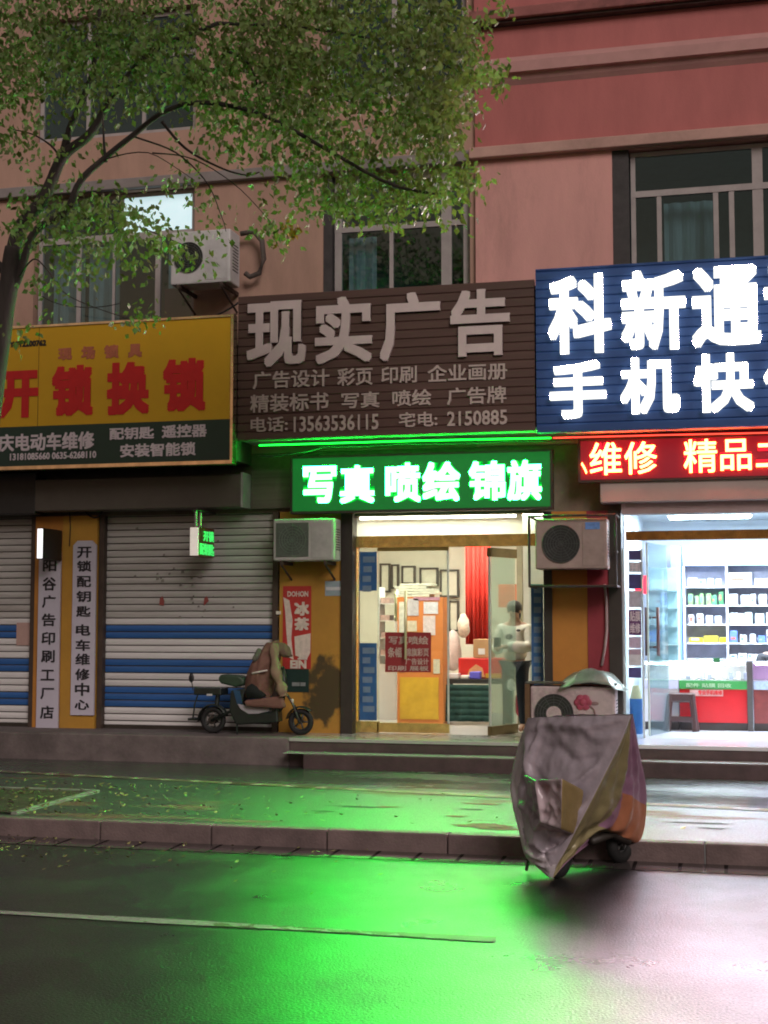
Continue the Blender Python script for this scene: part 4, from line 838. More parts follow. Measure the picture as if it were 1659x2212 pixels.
# poster on the sooty pier
q = ext(611, 1266, 672, 1445, -.025); pt = thing('red_poster', 'torn red and white poster on the ochre pier behind the bike', 'poster', ((q[0] + q[1]) / 2, -.025, q[2]))
MB().box(q[0], q[1], -.027, -.021, q[2] + .0, q[3]).build('sheet', mat('red_poster_paper', (.46, .035, .03), .5, var=.15), pt)
r = ext(614, 1446, 667, 1495, -.025); MB().box(r[0], r[1], -.027, -.021, r[2], q[2] - .002).build('dark_foot', mat('dark_green_print', (.012, .035, .028), .5), pt)
M_pw = mat('poster_white', (.70, .60, .52), .5, var=.2, scale=14)
def pp(px): return W(px[0], px[1], -.03)
MB().prism([(pp(p).x, pp(p).z) for p in ((612, 1290), (625, 1297), (632, 1340), (629, 1380), (634, 1425), (624, 1420), (619, 1370), (616, 1320))], -.031, -.0275).build('torn_strip', M_pw, pt)
MB().prism([(pp(p).x, pp(p).z) for p in ((636, 1375), (671, 1368), (670, 1410), (662, 1425), (638, 1416))], -.031, -.0275).build('torn_strip', M_pw, pt)
letters([('DOHON', (621, 1277, 666, 1289))], -.0285, M_pw, pt, .003, .03)
letters([('冰', (636, 1300, 668, 1330)), ('茶', (636, 1334, 668, 1362)), ('正', (643, 1405, 664, 1425)), ('EIN', (627, 1426, 662, 1444))], -.0285, M_pw, pt, .003, .05)
letters([('——— ——', (631, 1474, 660, 1482))], -.0285, mat('grey_print', (.25, .27, .26), .5), pt, .003, .01)
q = ext(702, 1255, 741, 1287, -.03); t = thing('blue_notice', 'small pale blue notice at the top right of the ochre pier', 'notice', ((q[0] + q[1]) / 2, -.03, q[2]))
MB().box(q[0], q[1], -.026, -.021, q[2], q[3]).build('sheet', mat('pale_blue_paper', (.30, .38, .42), .5, var=.15), t); r = ext(704, 1268, 739, 1275, -.03); MB().box(r[0], r[1], -.029, -.0265, r[2], r[3]).build('print_band', mat('white_band', (.6, .62, .62), .5), t)
q = ext(35, 1345, 72, 1394, .07); t = thing('pink_notice', 'faded pink paper stuck on the left grey shutter', 'notice', ((q[0] + q[1]) / 2, .07, q[2])); MB().box(q[0], q[1], .076, .082, q[2], q[3]).build('sheet', mat('faded_pink_paper', (.50, .33, .29), .6, var=.08), t)
MB().box(W(598, 1322, 0).x, W(608, 1322, 0).x, -.03, -.012, W(600, 1327, 0).z, W(600, 1320, 0).z).build('lock_plate', mat('shiny_lock', (.75, .72, .6), .3, emit=(1, .95, .8), est=.0), sh2)

# ------------------------------------------------------------------ air conditioner outdoor units
def ac(loc, w, h, d, label, case_m, fan_x, fan_r, square=False, bracket=True, cage=False, extra=None, logo=None):
    t = thing('air_conditioner', label, 'air conditioner', loc, 'outdoor air conditioner units')
    MB().box(0, w, 0, d, 0, h).build('casing', case_m, t, bevel=.018, local=True)
    gm_ = mat('dark_fan_grille', (.022, .024, .022), .6, var=.3)
    b = MB()
    if square:
        b.box(.04, fan_x + fan_r, -.012, -.002, .05, h - .05); b.build('fan_recess', mat('grey_green_fan_recess', (.10, .13, .10), .6, var=.2), t, local=True)
        b = MB()
        for k in range(1, 6): b.torus((fan_x, -.018, h / 2), (0, 1, 0), fan_r * k / 6, .004, 28, 5)
    else:
        b.cyl((fan_x, -.012, h / 2), (fan_x, -.002, h / 2), fan_r, 40); b.build('fan_recess', gm_, t, local=True)
        b = MB()
        for k in range(1, 8): b.torus((fan_x, -.018, h / 2), (0, 1, 0), fan_r * k / 7, .004, 32, 5)
    for k in range(6): a = k * math.pi / 6; b.cyl((fan_x - fan_r * math.cos(a), -.016, h / 2 - fan_r * math.sin(a)), (fan_x + fan_r * math.cos(a), -.016, h / 2 + fan_r * math.sin(a)), .003, 5)
    b.build('fan_grille', mat('wire_grille', (.06, .065, .06), .5) if not square else mat('green_grey_wire', (.16, .22, .17), .5), t, local=True)
    b = MB()
    for k in range(9): z = h * .25 + k * h * .06; b.box(w, w + .004, d * .25, d * .8, z, z + .012)
    b.build('side_vent', gm_, t, local=True)
    b = MB().box(fan_x + fan_r + .03, w - .03, -.006, -.0015, h * .06, h * .93); b.build('service_panel', mat(case_m.name + '_panel', tuple(c * .92 for c in case_m.node_tree.nodes['Principled BSDF'].inputs[0].default_value[:3]), .6, var=.15, scale=5, alpha_dirt=.4), t, local=True, bevel=.006)
    if logo: MB().box(w * .70, w * .90, -.0095, -.0065, h * .78, h * .92).build('sticker', mat('blue_energy_label', (.12, .25, .55), .5, var=.3, scale=20), t, local=True)
    if bracket:
        for xx in (.12 * w, .84 * w):
            br = MB(); br.box(xx, xx + .035, -.02, d + .25, -.045, -.002)
            br.tube([(xx + .017, -.01, -.05), (xx + .017, d + .2, -.26)], .014, 8); br.build('bracket', mat('rusty_bracket', (.06, .04, .03), .7, var=.4), t, local=True)
    if cage:
        cm = mat('dark_cage_bar', (.045, .03, .028), .6, var=.3)
        X0, X1, Z0, Z1, Yf = -.06, w + .10, -.20, h + .03, -.07
        for p, q_ in (((X0, Yf, Z1), (X1, Yf, Z1)), ((X0, Yf, Z0), (X1, Yf, Z0)), ((X0, Yf, Z0), (X0, Yf, Z1)), ((X1, Yf, Z0), (X1, Yf, Z1)), ((X0, Yf, Z1), (X0, d + .2, Z1)), ((X1, Yf, Z1), (X1, d + .2, Z1)), ((X0, Yf, Z0), (X0, d + .2, Z0)), ((X1, Yf, Z0), (X1, d + .2, Z0)), ((X1 - .02, Yf, (Z0 + Z1) / 2), (X1 - .02, d + .2, (Z0 + Z1) / 2))):
            MB().tube([p, q_], .015, 6).build('cage_bar', cm, t, local=True)
        MB().box(X0, X1, -.04, d + .1, -.20, -.185).build('cage_floor', mat('rusty_sheet', (.10, .045, .045), .7, var=.35, scale=4), t, local=True)
    return t
M_acold = mat('aged_white_casing', (.50, .50, .47), .5, var=.12, scale=4, alpha_dirt=.45, dirtcol=(.2, .2, .17))
M_acbrown = mat('dusty_casing', (.36, .27, .24), .55, var=.15, scale=4, alpha_dirt=.5, dirtcol=(.14, .10, .09))
def acp(px, Y, d, *a, **k):
    x0, x1, z0, z1 = ext(*px, Y); return ac(Vector((x0, Y, z0)), x1 - x0, z1 - z0, d, *a, **k), x1 - x0, z1 - z0
acp((590, 1120, 722, 1211), -.42, .30, 'aged white air conditioner on the ochre pier, tinted by the green display', M_acold, .25, .20, square=True)
t, w_, h_ = acp((1156, 1120, 1312, 1229), -.46, .32, 'dusty brownish air conditioner in a dark cage between the two lit shops', M_acbrown, .30, .215, cage=True, bracket=False, logo=True)
M_floral = mat('floral_casing', (.50, .40, .40), .55, var=.25, scale=14, alpha_dirt=.5, dirtcol=(.22, .12, .13))
x0, x1, z0, z1 = ext(1146, 1490, 1330, 1600, -.52)
t = ac(Vector((x0, -.52, .482)), x1 - x0, .62, .34, 'floral patterned air conditioner standing on the ground behind the covered scooter', M_floral, .27, .22, bracket=False)
MB().box(-.06, -.005, -.02, .34, 0, .64).build('side_board', mat('worn_brown_board', (.13, .065, .03), .6, var=.3), t, local=True)
MB().box(-.06, x1 - x0 + .02, -.02, .36, .642, .662).build('top_board', mat('dark_board', (.05, .04, .035), .6, var=.3), t, local=True)
b = MB(); b.cyl((.27, -.03, .31), (.27, -.02, .31), .085, 24); b.build('fan_hub', M_floral, t, local=True)
b = MB()
for k in range(6): a = k * math.pi / 3; b.ball((.60 + .055 * math.cos(a), -.012, .44 + .05 * math.sin(a)), (.05, .010, .045), 12, 8)
b.ball((.60, -.02, .44), (.04, .012, .04), 12, 8); b.build('printed_flower', mat('dark_pink_print', (.34, .05, .09), .5, var=.3, scale=20), t, smooth=True, local=True)
b = MB(); b.tube([(.66, -.008, .42), (.72, -.008, .36), (.74, -.008, .28)], .012, 6); b.ball((.73, -.01, .43), (.05, .008, .022), 10, 6); b.build('printed_stem', mat('grey_pink_print', (.22, .13, .13), .5), t, local=True)
# crumpled silver sheet lying on it
c0 = W(1284, 1478, -.35); b = MB(); nu, nv = 26, 14; vv = {}
for i in range(nu + 1):
    for j in range(nv + 1):
        u, v = i / nu * 2 - 1, j / nv * 2 - 1
        h = .15 * (1 - abs(u) ** 2.6) * (1 - .5 * v * v) - .05 * (u > .55) * (u - .55) * 3 + .016 * mnoise.noise(Vector((u * 3, v * 2.3, 1))) * 2
        edge = -.07 * max(0, -v - .35) * 1.5
        vv[i, j] = b.b.verts.new((c0.x + u * .37 + .02 * mnoise.noise(Vector((v * 4, u, 2))), -.36 + v * .26, 1.15 + max(h + edge, -.03) + (-.06 * u if u > 0 else .03 * u)))
for i in range(nu):
    for j in range(nv): b._f([vv[i, j], vv[i + 1, j], vv[i + 1, j + 1], vv[i, j + 1]])
o = b.build('silver_sheet', mat('grey_green_silver_sheet', (.22, .26, .22), .30, metal=.25, var=.25, scale=6), smooth=True); o.modifiers.new('t', 'SOLIDIFY').thickness = .006
tag(o, 'crumpled grey green silver sheet lying on the floral air conditioner', 'plastic sheet')
x0, x1, z0, z1 = ext(372, 500, 500, 614, -.50); t = ac(Vector((x0, -.55, z0)), x1 - x0, z1 - z0, .36, 'white air conditioner high on the wall above the yellow sign', mat('white_casing', (.60, .58, .58), .5, var=.08, alpha_dirt=.25), .24, .19)
pts = [W(p[0], p[1], -.12) for p in ((520, 505), (548, 500), (566, 520), (570, 560), (560, 590), (540, 598), (530, 590))]
tag(MB().tube(pts, .034, 8).build('coolant_pipe', mat('dark_wrapped_pipe', (.10, .08, .07), .8, var=.3, scale=20), smooth=True), 'dark wrapped pipe loop beside the upper air conditioner', 'pipe')
pts = [W(p[0], p[1], -.06) for p in ((1306, 1262), (1310, 1300), (1311, 1360), (1307, 1400), (1300, 1438))]
tag(MB().tube(pts, .017, 8).build('drain_pipe', mat('pale_hose', (.42, .30, .30), .6), smooth=True), 'pale drain hose hanging down the wine red pier', 'hose')

# ------------------------------------------------------------------ cables
def cable(pts, Y, r, label, sag=0):
    p = [W(x, y, Y if not isinstance(Y, (list, tuple)) else Y[i]) for i, (x, y) in enumerate(pts)]
    out = []
    for a, c in zip(p, p[1:]):
        for k in range(8): f = k / 8; q = a.lerp(c, f); q.z -= sag * 4 * f * (1 - f); out.append(q)
    out.append(p[-1]); tag(MB().tube(out, r, 6).build('cable', mat('black_cable', (.015, .014, .014), .6), smooth=True), label, 'cable')
cable([(412, 698), (455, 685), (515, 654)], -.3, .012, 'black cable rising from the yellow sign to the brown one', .02)
cable([(90, 640), (160, 662), (260, 655)], -.2, .006, 'thin cable sagging across the left upper window', .03)
cable([(560, 985), (640, 978), (700, 964), (860, 958), (1100, 952), (1240, 948)], -.42, .010, 'black cable along the light strip under the brown sign', .015)
cable([(185, 1105), (205, 1118), (222, 1104)], -.05, .012, 'black cable hanging over the pier between the shutters', .02)
cable([(150, 1100), (152, 1140), (150, 1180)], -.06, .007, 'thin cable running down beside the left light box', 0)

# ------------------------------------------------------------------ street tree
tr = thing('street_tree', 'leafy street tree leaning over the pavement, white painted at the foot', 'tree', (-2.70, -4.72, .16))
M_bark = mat('dark_bark', (.030, .023, .019), .9, var=.3, scale=9, bump=.8, bscale=25, stretch=(1, 1, .3))
def TP(x, y, Y=-4.7): return W(x, y, Y)
def spline(p, n=5):
    out = []
    for i in range(len(p) - 1):
        p0, p1, p2, p3 = p[max(i - 1, 0)], p[i], p[i + 1], p[min(i + 2, len(p) - 1)]
        for k in range(n):
            t = k / n; out.append(.5 * ((2 * p1) + (p2 - p0) * t + (2 * p0 - 5 * p1 + 4 * p2 - p3) * t * t + (3 * p1 - p0 - 3 * p2 + p3) * t ** 3))
    out.append(p[-1]); return out
def limb(b, pts, r0, r1, n=10):
    s = spline([Vector(p) for p in pts]); m_ = len(s) - 1
    b.tube([p + Vector((mnoise.noise(p * 3), mnoise.noise(p * 3 + Vector((9, 0, 0))), 0)) * .012 for p in s], [r0 + (r1 - r0) * (i / m_) ** .8 for i in range(m_ + 1)], n)
b = MB(); base = Vector((-2.70, -4.72, .12))
limb(b, [base, TP(-30, 1500), TP(-30, 1200), TP(-27, 950), TP(-8, 800), TP(6, 690), TP(20, 600), TP(30, 535)], .125, .085, 14)
limb(b, [TP(22, 590), TP(40, 500), TP(95, 425), TP(135, 340), TP(188, 295), TP(226, 240), TP(262, 185), TP(330, 110), TP(470, 50, -4.9)], .078, .02)
limb(b, [TP(135, 345), TP(150, 280), TP(185, 200), TP(205, 130), TP(215, 20)], .045, .02)
limb(b, [TP(14, 650), TP(45, 585), TP(75, 500, -4.75), TP(143, 455, -4.85), TP(172, 392, -4.9), TP(222, 345, -4.9), TP(290, 290, -4.9), TP(350, 245, -4.95), TP(430, 222, -5), TP(560, 245, -5.1), TP(700, 320, -5.2), TP(850, 400, -5.2), TP(960, 420, -5.2)], .045, .012)
b.build('trunk', M_bark, tr, smooth=True)
b = MB(); limb(b, [base + Vector((0, 0, .02)), base + Vector((-.01, 0, .5)), base + Vector((-.02, 0, 1.0))], .132, .112, 14); b.build('painted_foot', mat('whitewash', (.55, .55, .50), .8, var=.2, scale=8, alpha_dirt=.4), tr, smooth=True)
b = MB()
for pts, r in (([TP(350, 262, -4.9), TP(400, 320, -4.8), TP(470, 360, -4.7), TP(530, 378, -4.7), TP(560, 372, -4.7)], .016), ([TP(228, 350, -4.9), TP(224, 300, -4.9), TP(222, 240, -4.8)], .018), ([TP(480, 105, -4.9), TP(530, 130, -4.9), TP(552, 170, -4.9), TP(560, 230, -5)], .016),
               ([TP(135, 345), TP(110, 315), TP(70, 290), TP(30, 280)], .014), ([TP(470, 50, -4.9), TP(650, 60, -4.8), TP(850, 95, -4.7), TP(1000, 160, -4.7)], .018), ([TP(262, 185), TP(420, 150, -4.4), TP(620, 170, -4.2), TP(800, 240, -4.2)], .02),
               ([TP(290, 295, -4.9), TP(380, 330, -4.6), TP(450, 400, -4.4), TP(480, 470, -4.4), TP(488, 500, -4.4)], .010), ([TP(60, 540), TP(120, 500, -4.5), TP(200, 470, -4.4), TP(300, 490, -4.4), TP(420, 540, -4.4)], .014), ([TP(40, 600), TP(70, 560, -5), TP(100, 580, -5.1), TP(150, 640, -5.2), TP(280, 690, -5.2)], .010),
               ([TP(330, 330, -4.7), TP(420, 345, -4.7), TP(520, 410, -4.7), TP(600, 500, -4.7)], .008), ([TP(222, 345, -4.9), TP(320, 330, -5.1), TP(420, 390, -5.2)], .008), ([TP(20, 600), TP(-40, 520), TP(-90, 400)], .05)):
    limb(b, pts, r, r * .35, 7)
b.build('branches', M_bark, tr, smooth=True)
def leafmat():
    m = mat('street_lit_leaves', (.105, .150, .036), .6, var=.25, scale=1.3, island=.55)
    N = m.node_tree.nodes; L = m.node_tree.links; p = N['Principled BSDF']; o = N['Material Output']
    t = N.new('ShaderNodeBsdfTranslucent'); t.inputs[0].default_value = (.14, .20, .03, 1); mx = N.new('ShaderNodeMixShader'); mx.inputs[0].default_value = .25
    L.new(p.outputs[0], mx.inputs[1]); L.new(t.outputs[0], mx.inputs[2]); L.new(mx.outputs[0], o.inputs[0]); return m
rng = random.Random(11); b = MB()
ELL = [(120, 50, 300, 110, 1.0), (70, 120, 120, 110, .7), (250, 180, 140, 80, .5), (480, 70, 280, 120, 1.0), (780, 80, 250, 140, 1.0), (940, 100, 110, 110, .9), (1035, 160, 62, 40, .8), (1030, 20, 60, 40, .5), (330, 160, 150, 70, .55), (560, 190, 170, 100, 1.0), (780, 240, 200, 100, 1.0), (920, 270, 90, 80, .9), (960, 190, 80, 100, .9),
       (680, 330, 130, 70, .75), (830, 430, 130, 50, .85), (920, 400, 110, 55, .9), (1010, 372, 48, 30, .8), (900, 460, 100, 28, .6), (985, 470, 25, 28, .5), (740, 400, 120, 60, .7), (560, 300, 110, 70, .4), (30, 230, 45, 110, .7), (25, 430, 40, 80, .35), (160, 440, 110, 55, .7), (260, 480, 90, 45, .75), (130, 500, 90, 45, .6),
       (300, 520, 110, 45, .65), (230, 570, 120, 45, .35), (110, 590, 70, 60, .4), (420, 555, 50, 20, .5), (300, 690, 50, 22, .6), (480, 480, 60, 50, .28), (560, 500, 50, 40, .22), (625, 500, 25, 25, .3), (470, 280, 120, 60, .22), (120, 300, 100, 100, .22), (430, 400, 120, 50, .2), (60, 690, 50, 40, .25), (620, 440, 80, 60, .3), (-150, 200, 160, 260, .8)]
def leaf(p, L):
    # a leaf hangs from its twig: mostly downward, spread about
    d = Vector((rng.gauss(0, .55), rng.gauss(0, .55), -rng.uniform(.2, 1.1))).normalized(); s = d.cross(Vector((rng.gauss(0, 1), rng.gauss(0, 1), rng.gauss(0, .4)))).normalized(); n = d.cross(s); wd = L * rng.uniform(.26, .36)
    a = b.b.verts.new(p); m1 = b.b.verts.new(p + d * L * .45 + s * wd + n * L * .06); m2 = b.b.verts.new(p + d * L * .45 - s * wd + n * L * .06); e = b.b.verts.new(p + d * L)
    b._f([a, m1, e]); b._f([a, e, m2])
for cx, cy, rx, ry, dn in ELL:
    n = int(rx * ry * math.pi * dn / 118)
    for _ in range(n):
        while True:
            u, v = rng.uniform(-1, 1), rng.uniform(-1, 1); r2 = u * u + v * v
            if r2 < 1 and rng.random() > r2 * .45: break
        x, y = cx + u * rx, cy + v * ry; Y = -4.8 + rng.gauss(0, .42) - .3 * v
        if mnoise.noise(Vector((x / 62, y / 48, Y * 1.2))) < -.20 + (.12 if dn < .5 else 0): continue
        c = W(x, y, Y)
        for k in range(rng.randint(3, 5)): leaf(c + Vector((rng.gauss(0, .06), rng.gauss(0, .08), rng.gauss(0, .055))), rng.uniform(.05, .088))
print('leaf faces', len(b.b.faces)); b.build('crown', leafmat(), tr)
b = MB()
for _ in range(26):
    leaf(W(625 + rng.gauss(0, 10), 500 + rng.gauss(0, 12), -4.7), rng.uniform(.06, .09))
b.build('yellow_leaves', mat('yellowing_leaves', (.36, .27, .02), .5, var=.2), tr)
# tree bed
bx = -2.02; M_edge = mat('pale_edging_stone', (.22, .24, .19), .6, var=.2)
tag(MB().quad((-3.4, -5.35, .172), (bx, -5.35, .172), (bx, -3.75, .172), (-3.4, -3.75, .172)).build('tree_bed', mat('damp_soil', (.045, .026, .018), .9, var=.4, scale=9, bump=1, bscale=18)), kind='structure')
b = MB(); b.box(bx, bx + .06, -5.38, -3.72, .14, .185); b.box(-3.4, bx - .002, -3.75, -3.70, .14, .185); tag(b.build('bed_edging', M_edge, bevel=.005), kind='structure')
# fallen leaves, past counting
b = MB(); r2 = random.Random(5)
def flat(x, y, z, s):
    a = r2.uniform(0, 6.28); d = Vector((math.cos(a), math.sin(a), 0)) * s; q = Vector((-d.y, d.x, 0)) * r2.uniform(.4, .6); c = Vector((x, y, z)); up = Vector((0, 0, r2.uniform(.004, .02)))
    b._f([b.b.verts.new(v) for v in (c - d, c + q + up * .6, c + d + up, c - q)])
for _ in range(520):
    x = -3.4 + abs(r2.gauss(0, 1)) * 1.9; y = -5.4 + r2.random() ** 1.5 * 2.3
    if x < 5: flat(x, y, .178 + r2.uniform(0, .006), r2.uniform(.012, .034))
for _ in range(260):
    x = -3.0 + abs(r2.gauss(0, 1)) * 1.7; y = -5.64 - abs(r2.gauss(0, 1)) * .75
    if x < 4: flat(x, y, .012 + (.01 if y > -5.95 else 0), r2.uniform(.010, .026))
tag(b.build('fallen_leaves', mat('fallen_leaves', (.22, .22, .07), .5, var=.3, island=.5)), 'small yellow green leaves scattered over the wet pavement and gutter', 'leaves', kind='stuff')

# ------------------------------------------------------------------ electric bike with a rain cape hung over it
EY = -.42
def EP(x, y, dy=0): return W(.1852 * x + 396.8, .1852 * y + 1363.2, EY + dy)
eb = thing('electric_bike', 'dark electric bike parked on the plinth in front of the grey shutter', 'electric bike', (EP(850, 1200).x, EY, .48))
M_bk = mat('dark_green_black_paint', (.018, .026, .022), .35, var=.2)
for px, R in ((345, .163), (1368, .158)):
    c = EP(px, 1050); c.z = .482 + R; wh = MB().torus(c, (0, 1, 0), R - .032, .032, 36, 10).build('wheel', M_rubber, eb, smooth=True)
    b = MB().torus(c, (0, 1, 0), R - .062, .010, 30, 6)
    for k in range(5): a = k * math.pi * .4; b.tube([c, c + Vector((math.cos(a), 0, math.sin(a))) * (R - .06)], .011, 6)
    b.build('rim', mat('dark_alloy', (.07, .075, .07), .4, metal=.5), wh, smooth=True)
    MB().cyl(c + Vector((0, -.05, 0)), c + Vector((0, .05, 0)), .05 if px < 500 else .025, 18).build('hub', M_darkpost, wh)
def fender(cx, a0, a1, R):
    c = EP(cx, 1050); c.z = .482 + .16; b = MB(); n = 14; rows = []
    for i in range(n + 1):
        a = R_(a0 + (a1 - a0) * i / n); d = Vector((math.cos(a), 0, math.sin(a)))
        rows.append([b.b.verts.new(c + d * (R - .02 * abs(s)) + Vector((0, s * .06, 0))) for s in (-1, -.4, .4, 1)])
    for p, q in zip(rows, rows[1:]):
        for k in range(3): b._f([p[k], p[k + 1], q[k + 1], q[k]])
    o = b.build('mudguard', M_bk, eb, smooth=True); o.modifiers.new('t', 'SOLIDIFY').thickness = .006
fender(345, 15, 185, .205); fender(1368, 45, 170, .195)
rc, fc = EP(345, 1050), EP(1368, 1050); rc.z = fc.z = .642
MB().tube([rc + Vector((0, -.075, 0)), EP(560, 930, -.075), EP(640, 700, -.06)], .018, 8).tube([rc + Vector((0, .075, 0)), EP(560, 930, .075), EP(640, 700, .06)], .018, 8).tube([EP(600, 1050), EP(1000, 1060), EP(1130, 900), EP(1190, 640), EP(1150, 420)], .03, 10).build('frame', M_bk, eb, smooth=True)
b = MB(); b.prism([(EP(x, y).x, EP(x, y).z) for x, y in ((575, 690), (760, 660), (700, 860), (800, 950), (1040, 940), (1120, 870), (1130, 1060), (640, 1090), (560, 930))], EY - .10, EY + .10); b.build('body_shell', M_bk, eb, bevel=.02)
b = MB(); b.prism([(EP(x, y).x, EP(x, y).z) for x, y in ((660, 842), (790, 868), (1035, 872), (1020, 930), (900, 958), (790, 960), (700, 905))], EY - .112, EY - .101); b.build('pale_side_panel', mat('pale_lilac_plastic', (.40, .38, .40), .4, var=.12), eb, bevel=.006)
MB().prism([(EP(x, y).x, EP(x, y).z) for x, y in ((612, 680), (690, 690), (720, 840), (660, 850))], EY - .11, EY - .099).build('blue_side_panel', mat('blue_panel_plastic', (.02, .07, .14), .4), eb)
MB().prism([(EP(x, y).x, EP(x, y).z) for x, y in ((440, 520), (480, 505), (680, 515), (740, 560), (735, 625), (640, 650), (470, 610), (438, 580))], EY - .11, EY + .11).build('seat', mat('dark_green_seat', (.03, .06, .035), .5, var=.15), eb, bevel=.025)
q = [EP(160, 655), EP(480, 745)]; MB().box(q[0].x, q[1].x, EY - .13, EY + .13, q[1].z, q[0].z).build('rear_rack', M_bk, eb, bevel=.015)
q = [EP(315, 725), EP(378, 748)]; MB().box(q[0].x, q[1].x, EY - .137, EY - .131, q[1].z, q[0].z).build('reflector', mat('white_reflector', (.6, .6, .58), .3), eb)
MB().tube([EP(400, 740), EP(385, 870)], .03, 8).build('rack_post', M_bk, eb)
MB().tube([EP(165, 740, -.08), EP(130, 850, -.08), EP(105, 1040, -.08)], .010, 6).build('number_plate_stay', M_bk, eb)
q = [EP(80, 1010), EP(170, 1040)]; MB().box(q[0].x, q[1].x, EY - .09, EY + .09, q[1].z, q[0].z).build('mud_flap', M_bk, eb)
mi = MB().tube([EP(160, 690, -.06), EP(110, 690, -.06), EP(95, 600, -.06)], .007, 6).build('mirror_stalk', M_bk, eb, smooth=True); MB().ball(EP(90, 545, -.06), (.034, .016, .058), 16, 10).build('mirror', M_black, mi, smooth=True)
b = MB()
for dy in (-.06, .06): b.tube([EP(1190, 720, dy), EP(1270, 840, dy), fc + Vector((0, dy, 0))], .016, 8)
b.build('fork', mat('fork_steel', (.12, .12, .12), .3, metal=.7), eb, smooth=True)
q = EP(1268, 815, -.09); MB().ball(q, (.016, .014, .026), 12, 8).build('turn_signal', mat('pale_lens', (.7, .68, .6), .2), eb, smooth=True)
MB().tube([EP(1150, 430, -.28), EP(1155, 420), EP(1150, 430, .28)], .014, 8).build('handlebar', M_bk, eb, smooth=True)
MB().tube([EP(620, 1060, -.05), EP(625, 1200, -.12)], .010, 6).build('kickstand', M_bk, eb)
def crumple(b, amp, f=14):
    for v in b.b.verts:
        n = mnoise.noise_vector(Vector((v.co.x * f, v.co.y * f, v.co.z * f * .45))); v.co += n * amp + mnoise.noise_vector(v.co * f * 2.2) * amp * .35
# cape: quilted brown body, khaki sleeve hanging, small hood
cp = thing('rain_cape', 'brown and khaki riding cape hung over the handlebar of the dark electric bike', 'riding cape', (EP(900, 800).x, EY, .9))
M_cb = mat('brown_quilting', (.19, .095, .07), .8, var=.2, scale=7, bump=.5, bscale=14); M_ck = mat('khaki_cloth', (.27, .185, .12), .85, var=.15, scale=6, bump=.5, bscale=16)
rows = [(118, 1030, 1090, .05), (150, 965, 1115, .12), (220, 905, 1130, .17), (300, 850, 1125, .20), (400, 785, 1105, .22), (500, 740, 1085, .23), (600, 730, 1065, .22), (690, 722, 1045, .20), (770, 730, 1010, .17)]
b = MB(); rr = []
for y, xl, xr, hd in rows:
    ring = []
    for k in range(20):
        a = k * 2 * math.pi / 20; xx = (xl + xr) / 2 + (xr - xl) / 2 * math.cos(a); p = EP(xx, y + 12 * math.sin(xx * .05)); p.y = EY + hd * .8 * math.sin(a) * (1 + .12 * math.sin(a * 5 + y * .02)); ring.append(b.b.verts.new(p))
    rr.append(ring)
for p, q in zip(rr, rr[1:]):
    for k in range(20): b._f([p[k], p[(k + 1) % 20], q[(k + 1) % 20], q[k]])
b._f(rr[0]); bmesh.ops.subdivide_edges(b.b, edges=b.b.edges[:], cuts=2, use_grid_fill=True); crumple(b, .022); o = b.build('cape_body', M_cb, cp, smooth=True); ss = o.modifiers.new('s', 'SUBSURF'); ss.levels = ss.render_levels = 1
b = MB(); s = spline([EP(1060, 165, -.12), EP(1065, 330, -.19), EP(1095, 520, -.22), EP(1140, 660, -.20), EP(1165, 750, -.18)], 5); b.tube(s, [.052 + .012 * math.sin(i * .9) + .014 * (i / len(s)) for i in range(len(s))], 14); bmesh.ops.subdivide_edges(b.b, edges=b.b.edges[:], cuts=1, use_grid_fill=True); crumple(b, .016, 17); b.build('sleeve', M_ck, cp, smooth=True)
b = MB(); s = spline([EP(900, 240, -.05), EP(840, 310, -.13), EP(805, 350, -.15)], 4); b.tube(s, [.05, .052, .05, .048, .046, .04, .034, .03, .02][:len(s)], 12); bmesh.ops.subdivide_edges(b.b, edges=b.b.edges[:], cuts=1, use_grid_fill=True); crumple(b, .016, 17); b.build('sleeve', mat('grey_green_cloth', (.12, .12, .09), .85, var=.15), cp, smooth=True)
b = MB(); s = spline([EP(1090, 185, -.06), EP(1170, 230, -.08), EP(1235, 275, -.08), EP(1275, 292, -.08)], 4); b.tube(s, [.06, .075, .082, .08, .078, .072, .064, .055, .045, .034, .022, .014, .006][:len(s)], 14); bmesh.ops.subdivide_edges(b.b, edges=b.b.edges[:], cuts=1, use_grid_fill=True); crumple(b, .016, 17); b.build('hood', mat('dull_olive_cloth', (.17, .11, .08), .85, var=.2, scale=8), cp, smooth=True)
b = MB(); b.prism([(EP(x, y).x, EP(x, y).z) for x, y in ((1000, 770), (1200, 745), (1250, 880), (1180, 895), (1010, 885), (780, 870), (760, 800))], EY - .20, EY - .13); b.build('lower_flap', M_cb, cp, bevel=.03)
b = MB(); b.prism([(EP(x, y).x, EP(x, y).z) for x, y in ((800, 640), (850, 605), (905, 640), (1000, 745), (960, 775), (800, 780), (780, 700))], EY - .19, EY - .10); b.build('lining_opening', mat('black_lining', (.01, .014, .012), .9), cp, smooth=True)
b = MB(); s = spline([EP(798, 494, -.185), EP(850, 482, -.215), EP(920, 468, -.215), EP(975, 458, -.19)], 4); b.tube(s, .011, 6); b.build('reflective_strip', mat('silver_strip', (.72, .66, .6), .3), cp, smooth=True)

